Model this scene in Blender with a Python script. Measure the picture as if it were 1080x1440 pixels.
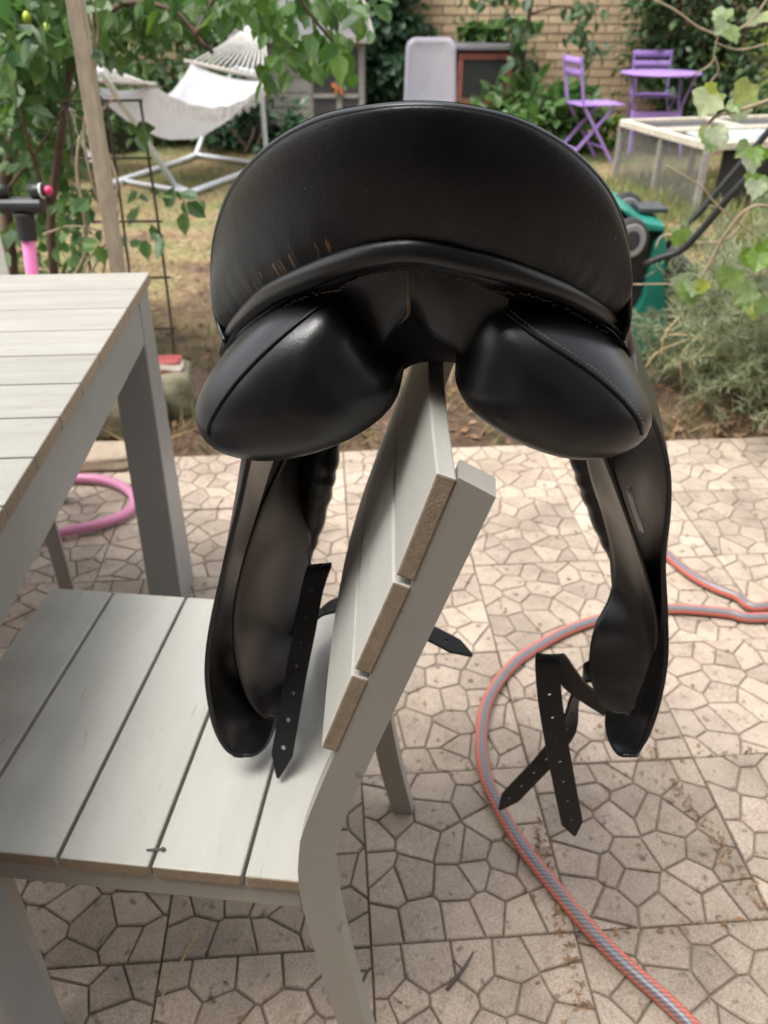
import bpy, bmesh, math, random
import numpy as np
from mathutils import Vector, Matrix
from mathutils.bvhtree import BVHTree
from mathutils.noise import noise as mnoise
R = math.radians
random.seed(7); rng = np.random.default_rng(7)
for o in list(bpy.data.objects): bpy.data.objects.remove(o)
scn = bpy.context.scene
COL = scn.collection

# ------------------------------------------------------------------ camera, sky, sun, exposure
TH = R(32.9); FP = 1120.0; HC = 1.2
cam = bpy.data.cameras.new('Camera'); camo = bpy.data.objects.new('Camera', cam); COL.objects.link(camo)
camo.location = (0, 0, HC); camo.rotation_euler = (R(90) - TH, 0, 0)
cam.sensor_fit = 'VERTICAL'; cam.sensor_height = 36; cam.sensor_width = 27
cam.lens = 36 * FP / 1440.0
cam.clip_start = 0.02; cam.clip_end = 500
cam.dof.use_dof = True; cam.dof.focus_distance = 0.62; cam.dof.aperture_fstop = 8.5
scn.camera = camo
SUN_EL, SUN_AZ = R(67), R(-128)          # azimuth measured from +Y towards +X
w = bpy.data.worlds.new('World'); scn.world = w; w.use_nodes = True
nt = w.node_tree; nt.nodes.clear()
sky = nt.nodes.new('ShaderNodeTexSky'); sky.sky_type = 'NISHITA'; sky.sun_disc = False
sky.sun_elevation = SUN_EL; sky.sun_rotation = SUN_AZ
sky.air_density = 1.0; sky.dust_density = 3.0; sky.ozone_density = 1.0
bg = nt.nodes.new('ShaderNodeBackground'); bg.inputs['Strength'].default_value = 0.15
hs = nt.nodes.new('ShaderNodeHueSaturation'); hs.inputs['Saturation'].default_value = 0.2
ow = nt.nodes.new('ShaderNodeOutputWorld')
nt.links.new(sky.outputs[0], hs.inputs['Color']); nt.links.new(hs.outputs[0], bg.inputs['Color']); nt.links.new(bg.outputs[0], ow.inputs[0])
sl = bpy.data.lights.new('Sun', 'SUN'); sl.energy = 1.5; sl.angle = R(34); sl.color = (1.0, 0.965, 0.92)
so = bpy.data.objects.new('Sun', sl); COL.objects.link(so)
sd = Vector((math.cos(SUN_EL) * math.sin(SUN_AZ), math.cos(SUN_EL) * math.cos(SUN_AZ), math.sin(SUN_EL)))
so.rotation_euler = sd.to_track_quat('Z', 'Y').to_euler(); so.location = sd * 30
scn.view_settings.view_transform = 'Standard'; scn.view_settings.look = 'None'
scn.view_settings.gamma = 1; scn.view_settings.use_curve_mapping = False
scn.view_settings.exposure = 1.46
scn.render.engine = 'CYCLES'

# ------------------------------------------------------------------ survey: sight lines measured in the photograph
CO = Vector((0, 0, HC)); cT, sT = math.cos(TH), math.sin(TH)
def ray(x, y):
    u = (x - 540) / FP; v = (y - 720) / FP
    return Vector((u, cT - v * sT, -(sT + v * cT)))
def at_z(x, y, z): r = ray(x, y); return CO + r * ((z - HC) / r.z)
def at_y(x, y, Y): r = ray(x, y); return CO + r * (Y / r.y)
def lerp(a, b, t): return a + (b - a) * t

# ------------------------------------------------------------------ materials
def new_mat(name):
    m = bpy.data.materials.new(name); m.use_nodes = True
    n = m.node_tree; n.nodes.clear()
    out = n.nodes.new('ShaderNodeOutputMaterial'); p = n.nodes.new('ShaderNodeBsdfPrincipled')
    n.links.new(p.outputs[0], out.inputs[0])
    return m, n, p, out
def N(n, t, **kw):
    x = n.nodes.new(t)
    for k, v in kw.items():
        if k in x.inputs: x.inputs[k].default_value = v
        else: setattr(x, k, v)
    return x
def rgba(c): return (c[0], c[1], c[2], 1)
def ramp(n, fac, stops):
    r = n.nodes.new('ShaderNodeValToRGB'); e = r.color_ramp.elements
    while len(e) > 1: e.remove(e[-1])
    e[0].position = stops[0][0]; e[0].color = rgba(stops[0][1])
    for p, c in stops[1:]:
        k = e.new(p); k.color = rgba(c)
    n.links.new(fac, r.inputs[0]); return r
def mixc(n, fac, a, b, mode='MIX'):
    m = n.nodes.new('ShaderNodeMix'); m.data_type = 'RGBA'; m.blend_type = mode
    for s, v in ((0, fac), (6, a), (7, b)):
        if hasattr(v, 'is_output'): n.links.new(v, m.inputs[s])
        else: m.inputs[s].default_value = v if s == 0 else rgba(v)
    return m.outputs[2]
def surf(name, c1, c2=None, rough=.6, scale=6, detail=6, stretch=(1, 1, 1), bump=0, bscale=60, metal=0, spec=.5, coat=0, speck=None, isl=0, objr=0, r2=None, dist=.002):
    """two-tone noise material with fine relief; coordinates are object space"""
    m, n, p, out = new_mat(name)
    tc = N(n, 'ShaderNodeTexCoord'); mp = N(n, 'ShaderNodeMapping'); mp.inputs['Scale'].default_value = stretch
    n.links.new(tc.outputs['Object'], mp.inputs[0])
    no = N(n, 'ShaderNodeTexNoise', Scale=scale, Detail=detail, Roughness=.6); n.links.new(mp.outputs[0], no.inputs['Vector'])
    c2 = c2 or tuple(x * .8 for x in c1)
    r = ramp(n, no.outputs[0], [(.32, c1), (.68, c2)]); col = r.outputs[0]
    if speck:
        no2 = N(n, 'ShaderNodeTexNoise', Scale=speck[1], Detail=3); n.links.new(mp.outputs[0], no2.inputs['Vector'])
        rr = ramp(n, no2.outputs[0], [(speck[2], (0, 0, 0)), (speck[2] + .06, (1, 1, 1))])
        col = mixc(n, rr.outputs[0], col, speck[0])
    if isl or objr:
        if isl:
            g = N(n, 'ShaderNodeNewGeometry'); src = g.outputs['Random Per Island']; amt = isl
        else:
            g = N(n, 'ShaderNodeObjectInfo'); src = g.outputs['Random']; amt = objr
        mr = N(n, 'ShaderNodeMapRange'); mr.inputs[3].default_value = 1 - amt; mr.inputs[4].default_value = 1 + amt
        n.links.new(src, mr.inputs[0])
        hsv = N(n, 'ShaderNodeHueSaturation'); n.links.new(mr.outputs[0], hsv.inputs['Value']); n.links.new(col, hsv.inputs['Color'])
        col = hsv.outputs[0]
    n.links.new(col, p.inputs['Base Color'])
    p.inputs['Roughness'].default_value = rough; p.inputs['Metallic'].default_value = metal
    p.inputs['Specular IOR Level'].default_value = spec; p.inputs['Coat Weight'].default_value = coat
    if r2 is not None:
        rm = N(n, 'ShaderNodeMapRange'); rm.inputs[3].default_value = rough; rm.inputs[4].default_value = r2
        n.links.new(no.outputs[0], rm.inputs[0]); n.links.new(rm.outputs[0], p.inputs['Roughness'])
    if bump:
        nb = N(n, 'ShaderNodeTexNoise', Scale=bscale, Detail=4); n.links.new(mp.outputs[0], nb.inputs['Vector'])
        b = N(n, 'ShaderNodeBump', Strength=bump, Distance=dist); n.links.new(nb.outputs[0], b.inputs['Height']); n.links.new(b.outputs[0], p.inputs['Normal'])
    return m
def leafmat(name, cols, trans=.35, rough=.45, obj=False):
    m, n, p, out = new_mat(name)
    g = N(n, 'ShaderNodeNewGeometry')
    k = len(cols)
    oi = N(n, 'ShaderNodeObjectInfo')
    r = ramp(n, oi.outputs['Random'] if obj else g.outputs['Random Per Island'], [(i / max(1, k - 1), c) for i, c in enumerate(cols)])
    tc = N(n, 'ShaderNodeTexCoord'); no = N(n, 'ShaderNodeTexNoise', Scale=2.2, Detail=3); n.links.new(tc.outputs['Object'], no.inputs[0])
    mr = N(n, 'ShaderNodeMapRange'); mr.inputs[1].default_value = .3; mr.inputs[2].default_value = .7; mr.inputs[3].default_value = .75; mr.inputs[4].default_value = 1.25
    n.links.new(no.outputs[0], mr.inputs[0])
    hsv = N(n, 'ShaderNodeHueSaturation'); n.links.new(mr.outputs[0], hsv.inputs['Value']); n.links.new(r.outputs[0], hsv.inputs['Color'])
    n.links.new(hsv.outputs[0], p.inputs['Base Color']); p.inputs['Roughness'].default_value = rough
    t = N(n, 'ShaderNodeBsdfTranslucent'); h2 = N(n, 'ShaderNodeHueSaturation', Value=1.7, Saturation=1.15)
    n.links.new(hsv.outputs[0], h2.inputs['Color']); n.links.new(h2.outputs[0], t.inputs[0])
    mx = N(n, 'ShaderNodeMixShader'); mx.inputs[0].default_value = trans
    n.links.new(p.outputs[0], mx.inputs[1]); n.links.new(t.outputs[0], mx.inputs[2]); n.links.new(mx.outputs[0], out.inputs[0])
    return m

MT = {}
MT['slat'] = surf('grey_composite_slat', (.46, .45, .405), (.415, .405, .36), .48, 5, 8, (6, .6, 6), .25, 260, speck=((.33, .305, .255), 26, .69), objr=.06)
MT['plank'] = surf('pale_composite_plank', (.35, .335, .295), (.285, .27, .235), .55, 5, 9, (1, 9, 1), .3, 200, speck=((.24, .215, .18), 16, .645), objr=.06)
MT['endgrain'] = surf('brown_cut_end', (.33, .255, .175), (.25, .19, .13), .9, 130, 3, bump=.5, bscale=420, dist=.001)
MT['greymetal'] = surf('grey_painted_aluminium', (.36, .34, .30), (.31, .295, .26), .42, 4, 5, bump=.12, bscale=700, speck=((.22, .195, .16), 35, .69), spec=.45)
MT['tablemetal'] = surf('grey_table_aluminium', (.27, .275, .27), (.23, .235, .23), .45, 4, 5, bump=.12, bscale=700, speck=((.16, .15, .13), 40, .72))
MT['groove'] = surf('groove_soil', (.155, .12, .088), (.26, .21, .16), .95, 40, 5, bump=.6, bscale=300)
MT['pink'] = surf('pink_plastic', (.72, .19, .42), (.66, .15, .37), .35, 5)
MT['pinktube'] = surf('pale_pink_tube', (.62, .25, .40), (.54, .20, .33), .32, 6, bump=.1, bscale=200)
MT['hotpink'] = surf('hot_pink_plastic', (.75, .05, .20), None, .35)
MT['black'] = surf('black_plastic', (.018, .018, .02), (.03, .03, .032), .45, 12)
MT['rubber'] = surf('black_rubber', (.02, .02, .02), (.035, .033, .03), .75, 20, bump=.3)
MT['white'] = surf('white_plastic', (.75, .75, .74), (.66, .66, .65), .4, 8)
MT['whitemetal'] = surf('white_enamel_tube', (.66, .68, .71), (.56, .58, .61), .35, 9)
MT['cloth'] = surf('white_hammock_cloth', (.62, .61, .63), (.54, .53, .55), .9, 14, bump=.5, bscale=400)
_n = MT['cloth'].node_tree; _p = next(q for q in _n.nodes if q.type == 'BSDF_PRINCIPLED'); _o = next(q for q in _n.nodes if q.type == 'OUTPUT_MATERIAL')
_t = N(_n, 'ShaderNodeBsdfTranslucent'); _t.inputs[0].default_value = (.80, .79, .80, 1); _m = N(_n, 'ShaderNodeMixShader'); _m.inputs[0].default_value = .45
_n.links.new(_p.outputs[0], _m.inputs[1]); _n.links.new(_t.outputs[0], _m.inputs[2]); _n.links.new(_m.outputs[0], _o.inputs[0])
MT['rope'] = surf('white_cotton_rope', (.76, .75, .72), (.62, .60, .56), .9, 40)
MT['spreader'] = surf('grey_wood_bar', (.36, .33, .28), (.24, .22, .19), .8, 8, stretch=(6, 6, 1))
MT['oldwood'] = surf('weathered_grey_wood', (.33, .31, .28), (.20, .185, .165), .85, 7, 8, (1, 1, 6), .5, 120)
MT['palewood'] = surf('bleached_wood', (.60, .54, .45), (.42, .37, .30), .85, 7, 8, (4, 4, 1), .5, 120)
MT['stake'] = surf('weathered_stake_wood', (.56, .49, .38), (.38, .325, .245), .85, 14, 8, (6, 6, .6), .6, 160)
MT['felt'] = surf('grey_roof_felt', (.15, .145, .145), (.09, .09, .092), .95, 9, bump=.6, bscale=250)
MT['redwood'] = surf('red_brown_stain', (.27, .085, .06), (.20, .06, .045), .65, 9, stretch=(1, 1, 5), bump=.3)
MT['dark'] = surf('interior_shade', (.02, .018, .016), (.035, .03, .027), .9)  # near-black colour standing in for shade inside the pens
MT['purple'] = surf('purple_enamel', (.38, .235, .58), (.33, .20, .51), .38, 9)
MT['green'] = surf('teal_green_plastic', (.015, .20, .15), (.011, .16, .12), .38, 9)
MT['steelwire'] = surf('rusty_wire', (.075, .052, .04), (.045, .033, .027), .8, 30)
MT['galv'] = surf('galvanised_mesh', (.25, .25, .25), (.17, .17, .17), .5, 20, metal=.4)
MT['steel'] = surf('worn_steel', (.5, .5, .5), (.35, .35, .35), .3, 20, metal=1)
MT['bark'] = surf('brown_bark', (.145, .095, .065), (.075, .05, .035), .9, 18, 7, (1, 1, .25), .9, 70)
MT['stem'] = surf('dry_vine_stem', (.36, .28, .19), (.24, .18, .12), .85, 30)
MT['greenstem'] = surf('green_stem', (.16, .18, .07), (.10, .12, .04), .7, 20)
MT['stone'] = surf('pale_stone', (.46, .37, .27), (.30, .235, .17), .9, 9, 9, bump=.9, bscale=40, dist=.006)
MT['mossstone'] = surf('mossy_stone', (.27, .24, .17), (.14, .145, .08), .95, 9, 9, bump=.9, bscale=40, dist=.006)
MT['brick'] = surf('yellow_stock_brick', (.60, .45, .29), (.47, .34, .215), .92, 7, 6, bump=.6, bscale=60, dist=.004, objr=.16)
MT['bricks'] = surf('yellow_stock_brickwork', (.60, .45, .29), (.47, .34, .215), .92, 7, 6, bump=.6, bscale=60, dist=.004, isl=.16)
MT['mortar'] = surf('lime_mortar', (.55, .43, .30), (.46, .35, .24), .95, 12, bump=.5)
MT['render'] = surf('shade_wall_brown', (.20, .165, .135), (.16, .13, .105), .9, 5, bump=.5)  # wall of the added shading building, kept dark to bounce little light
MT['glass'] = surf('window_glass', (.02, .022, .025), None, .05)
MT['greybin'] = surf('dark_grey_plastic', (.055, .058, .065), (.04, .042, .048), .5)
MT['orange'] = surf('orange_ornament', (.55, .20, .05), (.40, .13, .03), .6)
MT['twig'] = surf('dry_twig', (.13, .105, .085), (.07, .055, .045), .9, 30)
MT['straw'] = surf('dry_straw', (.52, .40, .22), (.40, .30, .15), .8, 30)

def frosted():
    m, n, p, out = new_mat('frosted_white_plastic')
    p.inputs['Base Color'].default_value = (.56, .55, .62, 1); p.inputs['Roughness'].default_value = .35
    t = N(n, 'ShaderNodeBsdfTranslucent'); t.inputs[0].default_value = (.60, .58, .66, 1)
    tr = N(n, 'ShaderNodeBsdfTransparent'); tr.inputs[0].default_value = (.9, .9, .93, 1)
    m1 = N(n, 'ShaderNodeMixShader'); m1.inputs[0].default_value = .5; n.links.new(p.outputs[0], m1.inputs[1]); n.links.new(t.outputs[0], m1.inputs[2])
    m2 = N(n, 'ShaderNodeMixShader'); m2.inputs[0].default_value = .16; n.links.new(m1.outputs[0], m2.inputs[1]); n.links.new(tr.outputs[0], m2.inputs[2])
    n.links.new(m2.outputs[0], out.inputs[0]); return m
MT['frost'] = frosted()

def slabmat():
    m, n, p, out = new_mat('cast_concrete_paving')
    tc = N(n, 'ShaderNodeTexCoord'); oi = N(n, 'ShaderNodeObjectInfo')
    ad = N(n, 'ShaderNodeVectorMath', operation='ADD'); n.links.new(tc.outputs['Object'], ad.inputs[0]); n.links.new(oi.outputs['Location'], ad.inputs[1])
    n1 = N(n, 'ShaderNodeTexNoise', Scale=7, Detail=8, Roughness=.62); n.links.new(ad.outputs[0], n1.inputs['Vector'])
    base = ramp(n, n1.outputs[0], [(.3, (.44, .366, .298)), (.5, (.385, .315, .253)), (.72, (.265, .212, .168))]).outputs[0]
    n2 = N(n, 'ShaderNodeTexNoise', Scale=48, Detail=4); n.links.new(ad.outputs[0], n2.inputs['Vector'])
    sp = ramp(n, n2.outputs[0], [(.60, (0, 0, 0)), (.72, (1, 1, 1))]).outputs[0]
    c = mixc(n, sp, base, (.15, .115, .09))
    n5 = N(n, 'ShaderNodeTexNoise', Scale=1.8, Detail=5, Roughness=.7); n.links.new(ad.outputs[0], n5.inputs['Vector'])
    c = mixc(n, 1.0, c, ramp(n, n5.outputs[0], [(.35, (.86, .83, .79)), (.6, (1.08, 1.07, 1.05))]).outputs[0], 'MULTIPLY')
    n3 = N(n, 'ShaderNodeTexNoise', Scale=420, Detail=2); n.links.new(ad.outputs[0], n3.inputs['Vector'])
    gr = ramp(n, n3.outputs[0], [(.35, (.72, .72, .72)), (.65, (1.2, 1.2, 1.2))]).outputs[0]
    c = mixc(n, 1.0, c, gr, 'MULTIPLY')
    g = N(n, 'ShaderNodeNewGeometry')
    mr = N(n, 'ShaderNodeMapRange'); mr.inputs[3].default_value = .86; mr.inputs[4].default_value = 1.12; n.links.new(g.outputs['Random Per Island'], mr.inputs[0])
    mr2 = N(n, 'ShaderNodeMapRange'); mr2.inputs[3].default_value = .92; mr2.inputs[4].default_value = 1.08; n.links.new(oi.outputs['Random'], mr2.inputs[0])
    mu = N(n, 'ShaderNodeMath', operation='MULTIPLY'); n.links.new(mr.outputs[0], mu.inputs[0]); n.links.new(mr2.outputs[0], mu.inputs[1])
    hv = N(n, 'ShaderNodeHueSaturation'); n.links.new(mu.outputs[0], hv.inputs['Value']); n.links.new(c, hv.inputs['Color'])
    n.links.new(hv.outputs[0], p.inputs['Base Color']); p.inputs['Roughness'].default_value = .78
    nb = N(n, 'ShaderNodeTexNoise', Scale=160, Detail=5, Roughness=.7); n.links.new(ad.outputs[0], nb.inputs['Vector'])
    b = N(n, 'ShaderNodeBump', Strength=.6, Distance=.0016); n.links.new(nb.outputs[0], b.inputs['Height']); n.links.new(b.outputs[0], p.inputs['Normal'])
    return m
MT['slab'] = slabmat()

def groundmat():
    m, n, p, out = new_mat('lawn_soil')
    tc = N(n, 'ShaderNodeTexCoord')
    n1 = N(n, 'ShaderNodeTexNoise', Scale=1.7, Detail=8, Roughness=.65); n.links.new(tc.outputs['Object'], n1.inputs['Vector'])
    n2 = N(n, 'ShaderNodeTexNoise', Scale=28, Detail=6, Roughness=.7); n.links.new(tc.outputs['Object'], n2.inputs['Vector'])
    sp_ = N(n, 'ShaderNodeSeparateXYZ'); n.links.new(tc.outputs['Object'], sp_.inputs[0])
    mr_ = N(n, 'ShaderNodeMapRange'); mr_.inputs[1].default_value = 2.3; mr_.inputs[2].default_value = 4.6; mr_.inputs[3].default_value = -.2; mr_.inputs[4].default_value = .02
    n.links.new(sp_.outputs[1], mr_.inputs[0])
    ad_ = N(n, 'ShaderNodeMath', operation='ADD'); n.links.new(n1.outputs[0], ad_.inputs[0]); n.links.new(mr_.outputs[0], ad_.inputs[1])
    a = ramp(n, ad_.outputs[0], [(.34, (.105, .068, .047)), (.44, (.22, .15, .09)), (.52, (.25, .21, .11)), (.62, (.14, .16, .06))]).outputs[0]
    b2 = ramp(n, n2.outputs[0], [(.35, (.5, .45, .4)), (.65, (1.35, 1.3, 1.2))]).outputs[0]
    c = mixc(n, 1.0, a, b2, 'MULTIPLY')
    n.links.new(c, p.inputs['Base Color']); p.inputs['Roughness'].default_value = .95
    b = N(n, 'ShaderNodeBump', Strength=.8, Distance=.02); n.links.new(n2.outputs[0], b.inputs['Height']); n.links.new(b.outputs[0], p.inputs['Normal'])
    return m
MT['ground'] = groundmat()

def leather(name, base=(.005, .0053, .006), rough=.36, wear=False, bump=.4, spec=.5):
    m, n, p, out = new_mat(name)
    tc = N(n, 'ShaderNodeTexCoord')
    n1 = N(n, 'ShaderNodeTexNoise', Scale=14, Detail=7, Roughness=.65); n.links.new(tc.outputs['Object'], n1.inputs['Vector'])
    col = ramp(n, n1.outputs[0], [(.35, base), (.7, tuple(x * 1.7 for x in base))]).outputs[0]
    # dust specks
    n4 = N(n, 'ShaderNodeTexNoise', Scale=240, Detail=1); n.links.new(tc.outputs['Object'], n4.inputs['Vector'])
    ds = ramp(n, n4.outputs[0], [(.80, (0, 0, 0)), (.83, (1, 1, 1))]).outputs[0]
    col = mixc(n, ds, col, (.06, .055, .05))
    mr = N(n, 'ShaderNodeMapRange'); mr.inputs[3].default_value = rough - .08; mr.inputs[4].default_value = rough + .16
    n.links.new(n1.outputs[0], mr.inputs[0]); rsock = mr.outputs[0]
    vor = N(n, 'ShaderNodeTexVoronoi', Scale=420); n.links.new(tc.outputs['Object'], vor.inputs['Vector'])
    n3 = N(n, 'ShaderNodeTexNoise', Scale=30, Detail=7, Roughness=.65); n.links.new(tc.outputs['Object'], n3.inputs['Vector'])
    ad = N(n, 'ShaderNodeMath', operation='MULTIPLY_ADD'); n.links.new(vor.outputs[0], ad.inputs[0]); ad.inputs[1].default_value = .25; n.links.new(n3.outputs[0], ad.inputs[2])
    h = ad.outputs[0]
    if wear:
        uv = N(n, 'ShaderNodeUVMap'); sx = N(n, 'ShaderNodeSeparateXYZ'); n.links.new(uv.outputs[0], sx.inputs[0])
        mp = N(n, 'ShaderNodeMapping'); mp.inputs['Scale'].default_value = (105, 2.0, 1); n.links.new(uv.outputs[0], mp.inputs[0])
        ns = N(n, 'ShaderNodeTexNoise', Scale=1.0, Detail=3, Roughness=.6); n.links.new(mp.outputs[0], ns.inputs['Vector'])
        st = ramp(n, ns.outputs[0], [(.57, (0, 0, 0)), (.63, (1, 1, 1))]).outputs[0]
        fv = ramp(n, sx.outputs[1], [(0, (1, 1, 1)), (.10, (1, 1, 1)), (.26, (0, 0, 0))]).outputs[0]
        fu = ramp(n, sx.outputs[0], [(.22, (0, 0, 0)), (.27, (1, 1, 1)), (.46, (1, 1, 1)), (.50, (0, 0, 0))]).outputs[0]
        a1 = N(n, 'ShaderNodeMath', operation='MULTIPLY'); n.links.new(st, a1.inputs[0]); n.links.new(fv, a1.inputs[1])
        a2 = N(n, 'ShaderNodeMath', operation='MULTIPLY'); n.links.new(a1.outputs[0], a2.inputs[0]); n.links.new(fu, a2.inputs[1])
        a3 = N(n, 'ShaderNodeMath', operation='GREATER_THAN'); n.links.new(a2.outputs[0], a3.inputs[0]); a3.inputs[1].default_value = .30
        col = mixc(n, a3.outputs[0], col, (.17, .095, .045))
        # gathered creases near the welt
        mp2 = N(n, 'ShaderNodeMapping'); mp2.inputs['Scale'].default_value = (34, .8, 1); n.links.new(uv.outputs[0], mp2.inputs[0])
        nc = N(n, 'ShaderNodeTexNoise', Scale=1.0, Detail=2); n.links.new(mp2.outputs[0], nc.inputs['Vector'])
        fw = ramp(n, sx.outputs[1], [(0, (1, 1, 1)), (.42, (0, 0, 0))]).outputs[0]
        cm = N(n, 'ShaderNodeMath', operation='MULTIPLY'); n.links.new(nc.outputs[0], cm.inputs[0]); n.links.new(fw, cm.inputs[1])
        c2 = N(n, 'ShaderNodeMath', operation='MULTIPLY_ADD'); n.links.new(cm.outputs[0], c2.inputs[0]); c2.inputs[1].default_value = 4.5; n.links.new(h, c2.inputs[2])
        h = c2.outputs[0]
    n.links.new(col, p.inputs['Base Color']); n.links.new(rsock, p.inputs['Roughness']); p.inputs['Specular IOR Level'].default_value = spec
    b = N(n, 'ShaderNodeBump', Strength=bump, Distance=.0012); n.links.new(h, b.inputs['Height']); n.links.new(b.outputs[0], p.inputs['Normal'])
    return m
MT['leather'] = leather('black_saddle_leather', rough=.30, spec=.5, bump=.16)
MT['leatherworn'] = leather('black_cantle_leather', rough=.30, wear=True, spec=.3, bump=.3)
MT['leatherin'] = leather('inner_flap_leather', (.030, .026, .023), .32, spec=.6, bump=.2)
MT['strap'] = leather('black_strap_leather', (.006, .006, .0065), .46, spec=.3)
MT['lining'] = leather('dark_gullet_lining', (.003, .003, .003), .85)
MT['thread'] = surf('brown_worn_thread', (.16, .10, .055), (.06, .04, .026), .8, 90)
MT['paleth'] = surf('worn_edge_thread', (.26, .22, .17), (.10, .08, .06), .7, 60)

def hosemat():
    m, n, p, out = new_mat('striped_hose_rubber')
    uv = N(n, 'ShaderNodeUVMap'); s = N(n, 'ShaderNodeSeparateXYZ'); n.links.new(uv.outputs[0], s.inputs[0])
    grey = (.20, .185, .195); red = (.62, .16, .11)
    st = ramp(n, s.outputs[0], [(0, grey), (.05, red), (.21, grey), (.38, red), (.54, grey), (.72, red), (.88, grey)])
    st.color_ramp.interpolation = 'CONSTANT'
    ml = N(n, 'ShaderNodeMath', operation='MULTIPLY_ADD'); n.links.new(s.outputs[0], ml.inputs[0]); ml.inputs[1].default_value = 8.0
    m2 = N(n, 'ShaderNodeMath', operation='MULTIPLY'); n.links.new(s.outputs[1], m2.inputs[0]); m2.inputs[1].default_value = 120; n.links.new(m2.outputs[0], ml.inputs[2])
    fr = N(n, 'ShaderNodeMath', operation='FRACT'); n.links.new(ml.outputs[0], fr.inputs[0])
    gt = N(n, 'ShaderNodeMath', operation='GREATER_THAN'); n.links.new(fr.outputs[0], gt.inputs[0]); gt.inputs[1].default_value = .62
    dk = mixc(n, gt.outputs[0], (1, 1, 1), (.55, .55, .6))
    c = mixc(n, 1.0, st.outputs[0], dk, 'MULTIPLY')
    n.links.new(c, p.inputs['Base Color']); p.inputs['Roughness'].default_value = .33
    return m
MT['hose'] = hosemat()

LEAF = {
 'fig': leafmat('dark_broad_leaf', [(.040, .085, .030), (.06, .125, .035), (.09, .165, .035), (.05, .11, .05)], .35),
 'lime': leafmat('bright_green_leaf', [(.08, .16, .03), (.12, .22, .03), (.06, .13, .03), (.16, .25, .04)], .45),
 'dark': leafmat('dark_evergreen_leaf', [(.035, .075, .032), (.05, .10, .04), (.07, .125, .045), (.085, .14, .05)], .3),
 'mid': leafmat('mid_green_leaf', [(.06, .12, .035), (.09, .165, .05), (.12, .20, .065), (.065, .13, .055)], .35),
 'ivy': leafmat('ivy_leaf', [(.035, .08, .045), (.06, .13, .06), (.045, .10, .055)], .25, .35),
 'vine': leafmat('vine_leaf', [(.22, .32, .10), (.18, .30, .05), (.26, .34, .20), (.30, .36, .05)], .45),
 'olive': leafmat('yellow_green_leaf', [(.10, .13, .03), (.16, .19, .05), (.07, .10, .025), (.20, .20, .06)], .4),
 'lav': leafmat('grey_green_needle', [(.24, .28, .16), (.32, .36, .23), (.17, .22, .10), (.38, .38, .26)], .3, .6),
 'grass': leafmat('patchy_grass', [(.30, .24, .12), (.15, .19, .06), (.11, .17, .045), (.36, .29, .15), (.13, .18, .05), (.20, .22, .07)], .3, .6),
 'drygrass': leafmat('dry_grass', [(.30, .20, .11), (.40, .30, .17), (.22, .16, .08), (.20, .20, .07)], .3, .7),
 'litter': leafmat('fallen_leaf', [(.22, .12, .06), (.30, .18, .09), (.14, .08, .045), (.36, .24, .14)], .1, .8),
 'dead': leafmat('withered_flower', [(.45, .22, .05), (.36, .17, .05)], .3, .7),
}
LEAFO = {k: leafmat('single_' + n_, c_, t_, r_, True) for k, n_, c_, t_, r_ in (
 ('fig', 'dark_broad_leaf', [(.040, .085, .030), (.06, .125, .035), (.09, .165, .035), (.05, .11, .05)], .35, .45),
 ('lime', 'bright_leaf', [(.05, .11, .025), (.08, .16, .03), (.045, .10, .03), (.11, .19, .035)], .45, .45),
 ('mid', 'mid_leaf', [(.045, .10, .03), (.07, .14, .04), (.10, .17, .05), (.05, .11, .05)], .35, .45),
 ('vine', 'vine_leaf', [(.20, .26, .13), (.12, .21, .03), (.30, .34, .24), (.26, .30, .03)], .4, .45))}

# ------------------------------------------------------------------ mesh helpers
MW = {}
def tag(o, label, cat, group=None, kind=None):
    if label: o['label'] = label
    if cat: o['category'] = cat
    if group: o['group'] = group
    if kind: o['kind'] = kind
    return o
def thing(name, label, cat, loc=(0, 0, 0), rotz=0, group=None):
    o = bpy.data.objects.new(name, None); COL.objects.link(o); o.empty_display_size = .1
    o.location = loc; o.rotation_euler = (0, 0, rotz)
    MW[o.name] = Matrix.Translation(Vector(loc)) @ Matrix.Rotation(rotz, 4, 'Z')
    return tag(o, label, cat, group)
def mesh_obj(name, verts, faces, mats, parent=None, smooth=False, midx=None, loc=None, uvs=None, local=False):
    if parent is not None: Mx = MW[parent.name]
    else:
        if loc is None:
            a = np.array([tuple(v) for v in verts]); loc = ((a[:, 0].min() + a[:, 0].max()) / 2, (a[:, 1].min() + a[:, 1].max()) / 2, a[:, 2].min())
        Mx = Matrix.Translation(Vector(loc))
    if not local:
        inv = np.array(Mx.inverted()); a = np.array([tuple(v) for v in verts], dtype=float).reshape(-1, 3)
        verts = (a @ inv[:3, :3].T + inv[:3, 3]).tolist()
    me = bpy.data.meshes.new(name); me.from_pydata([tuple(v) for v in verts], [], faces); me.update()
    if not isinstance(mats, (list, tuple)): mats = [mats]
    for m in mats: me.materials.append(m)
    if midx is not None: me.polygons.foreach_set('material_index', midx)
    if smooth: me.polygons.foreach_set('use_smooth', [True] * len(me.polygons))
    if uvs is not None:
        ul = me.uv_layers.new(name='UVMap')
        li = np.zeros(len(me.loops), dtype=np.int32); me.loops.foreach_get('vertex_index', li)
        ul.data.foreach_set('uv', np.array(uvs, dtype=np.float32)[li].ravel())
    ob = bpy.data.objects.new(name, me); COL.objects.link(ob)
    if parent is not None: ob.parent = parent
    else: ob.location = loc
    MW[ob.name] = Mx
    return ob
def mod(o, t, **kw):
    m = o.modifiers.new(t, t)
    for k, v in kw.items(): setattr(m, k, v)
    return m
def bev(o, wd=.002, seg=2): mod(o, 'BEVEL', width=wd, segments=seg, limit_method='ANGLE', angle_limit=R(35)); return o
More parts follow.
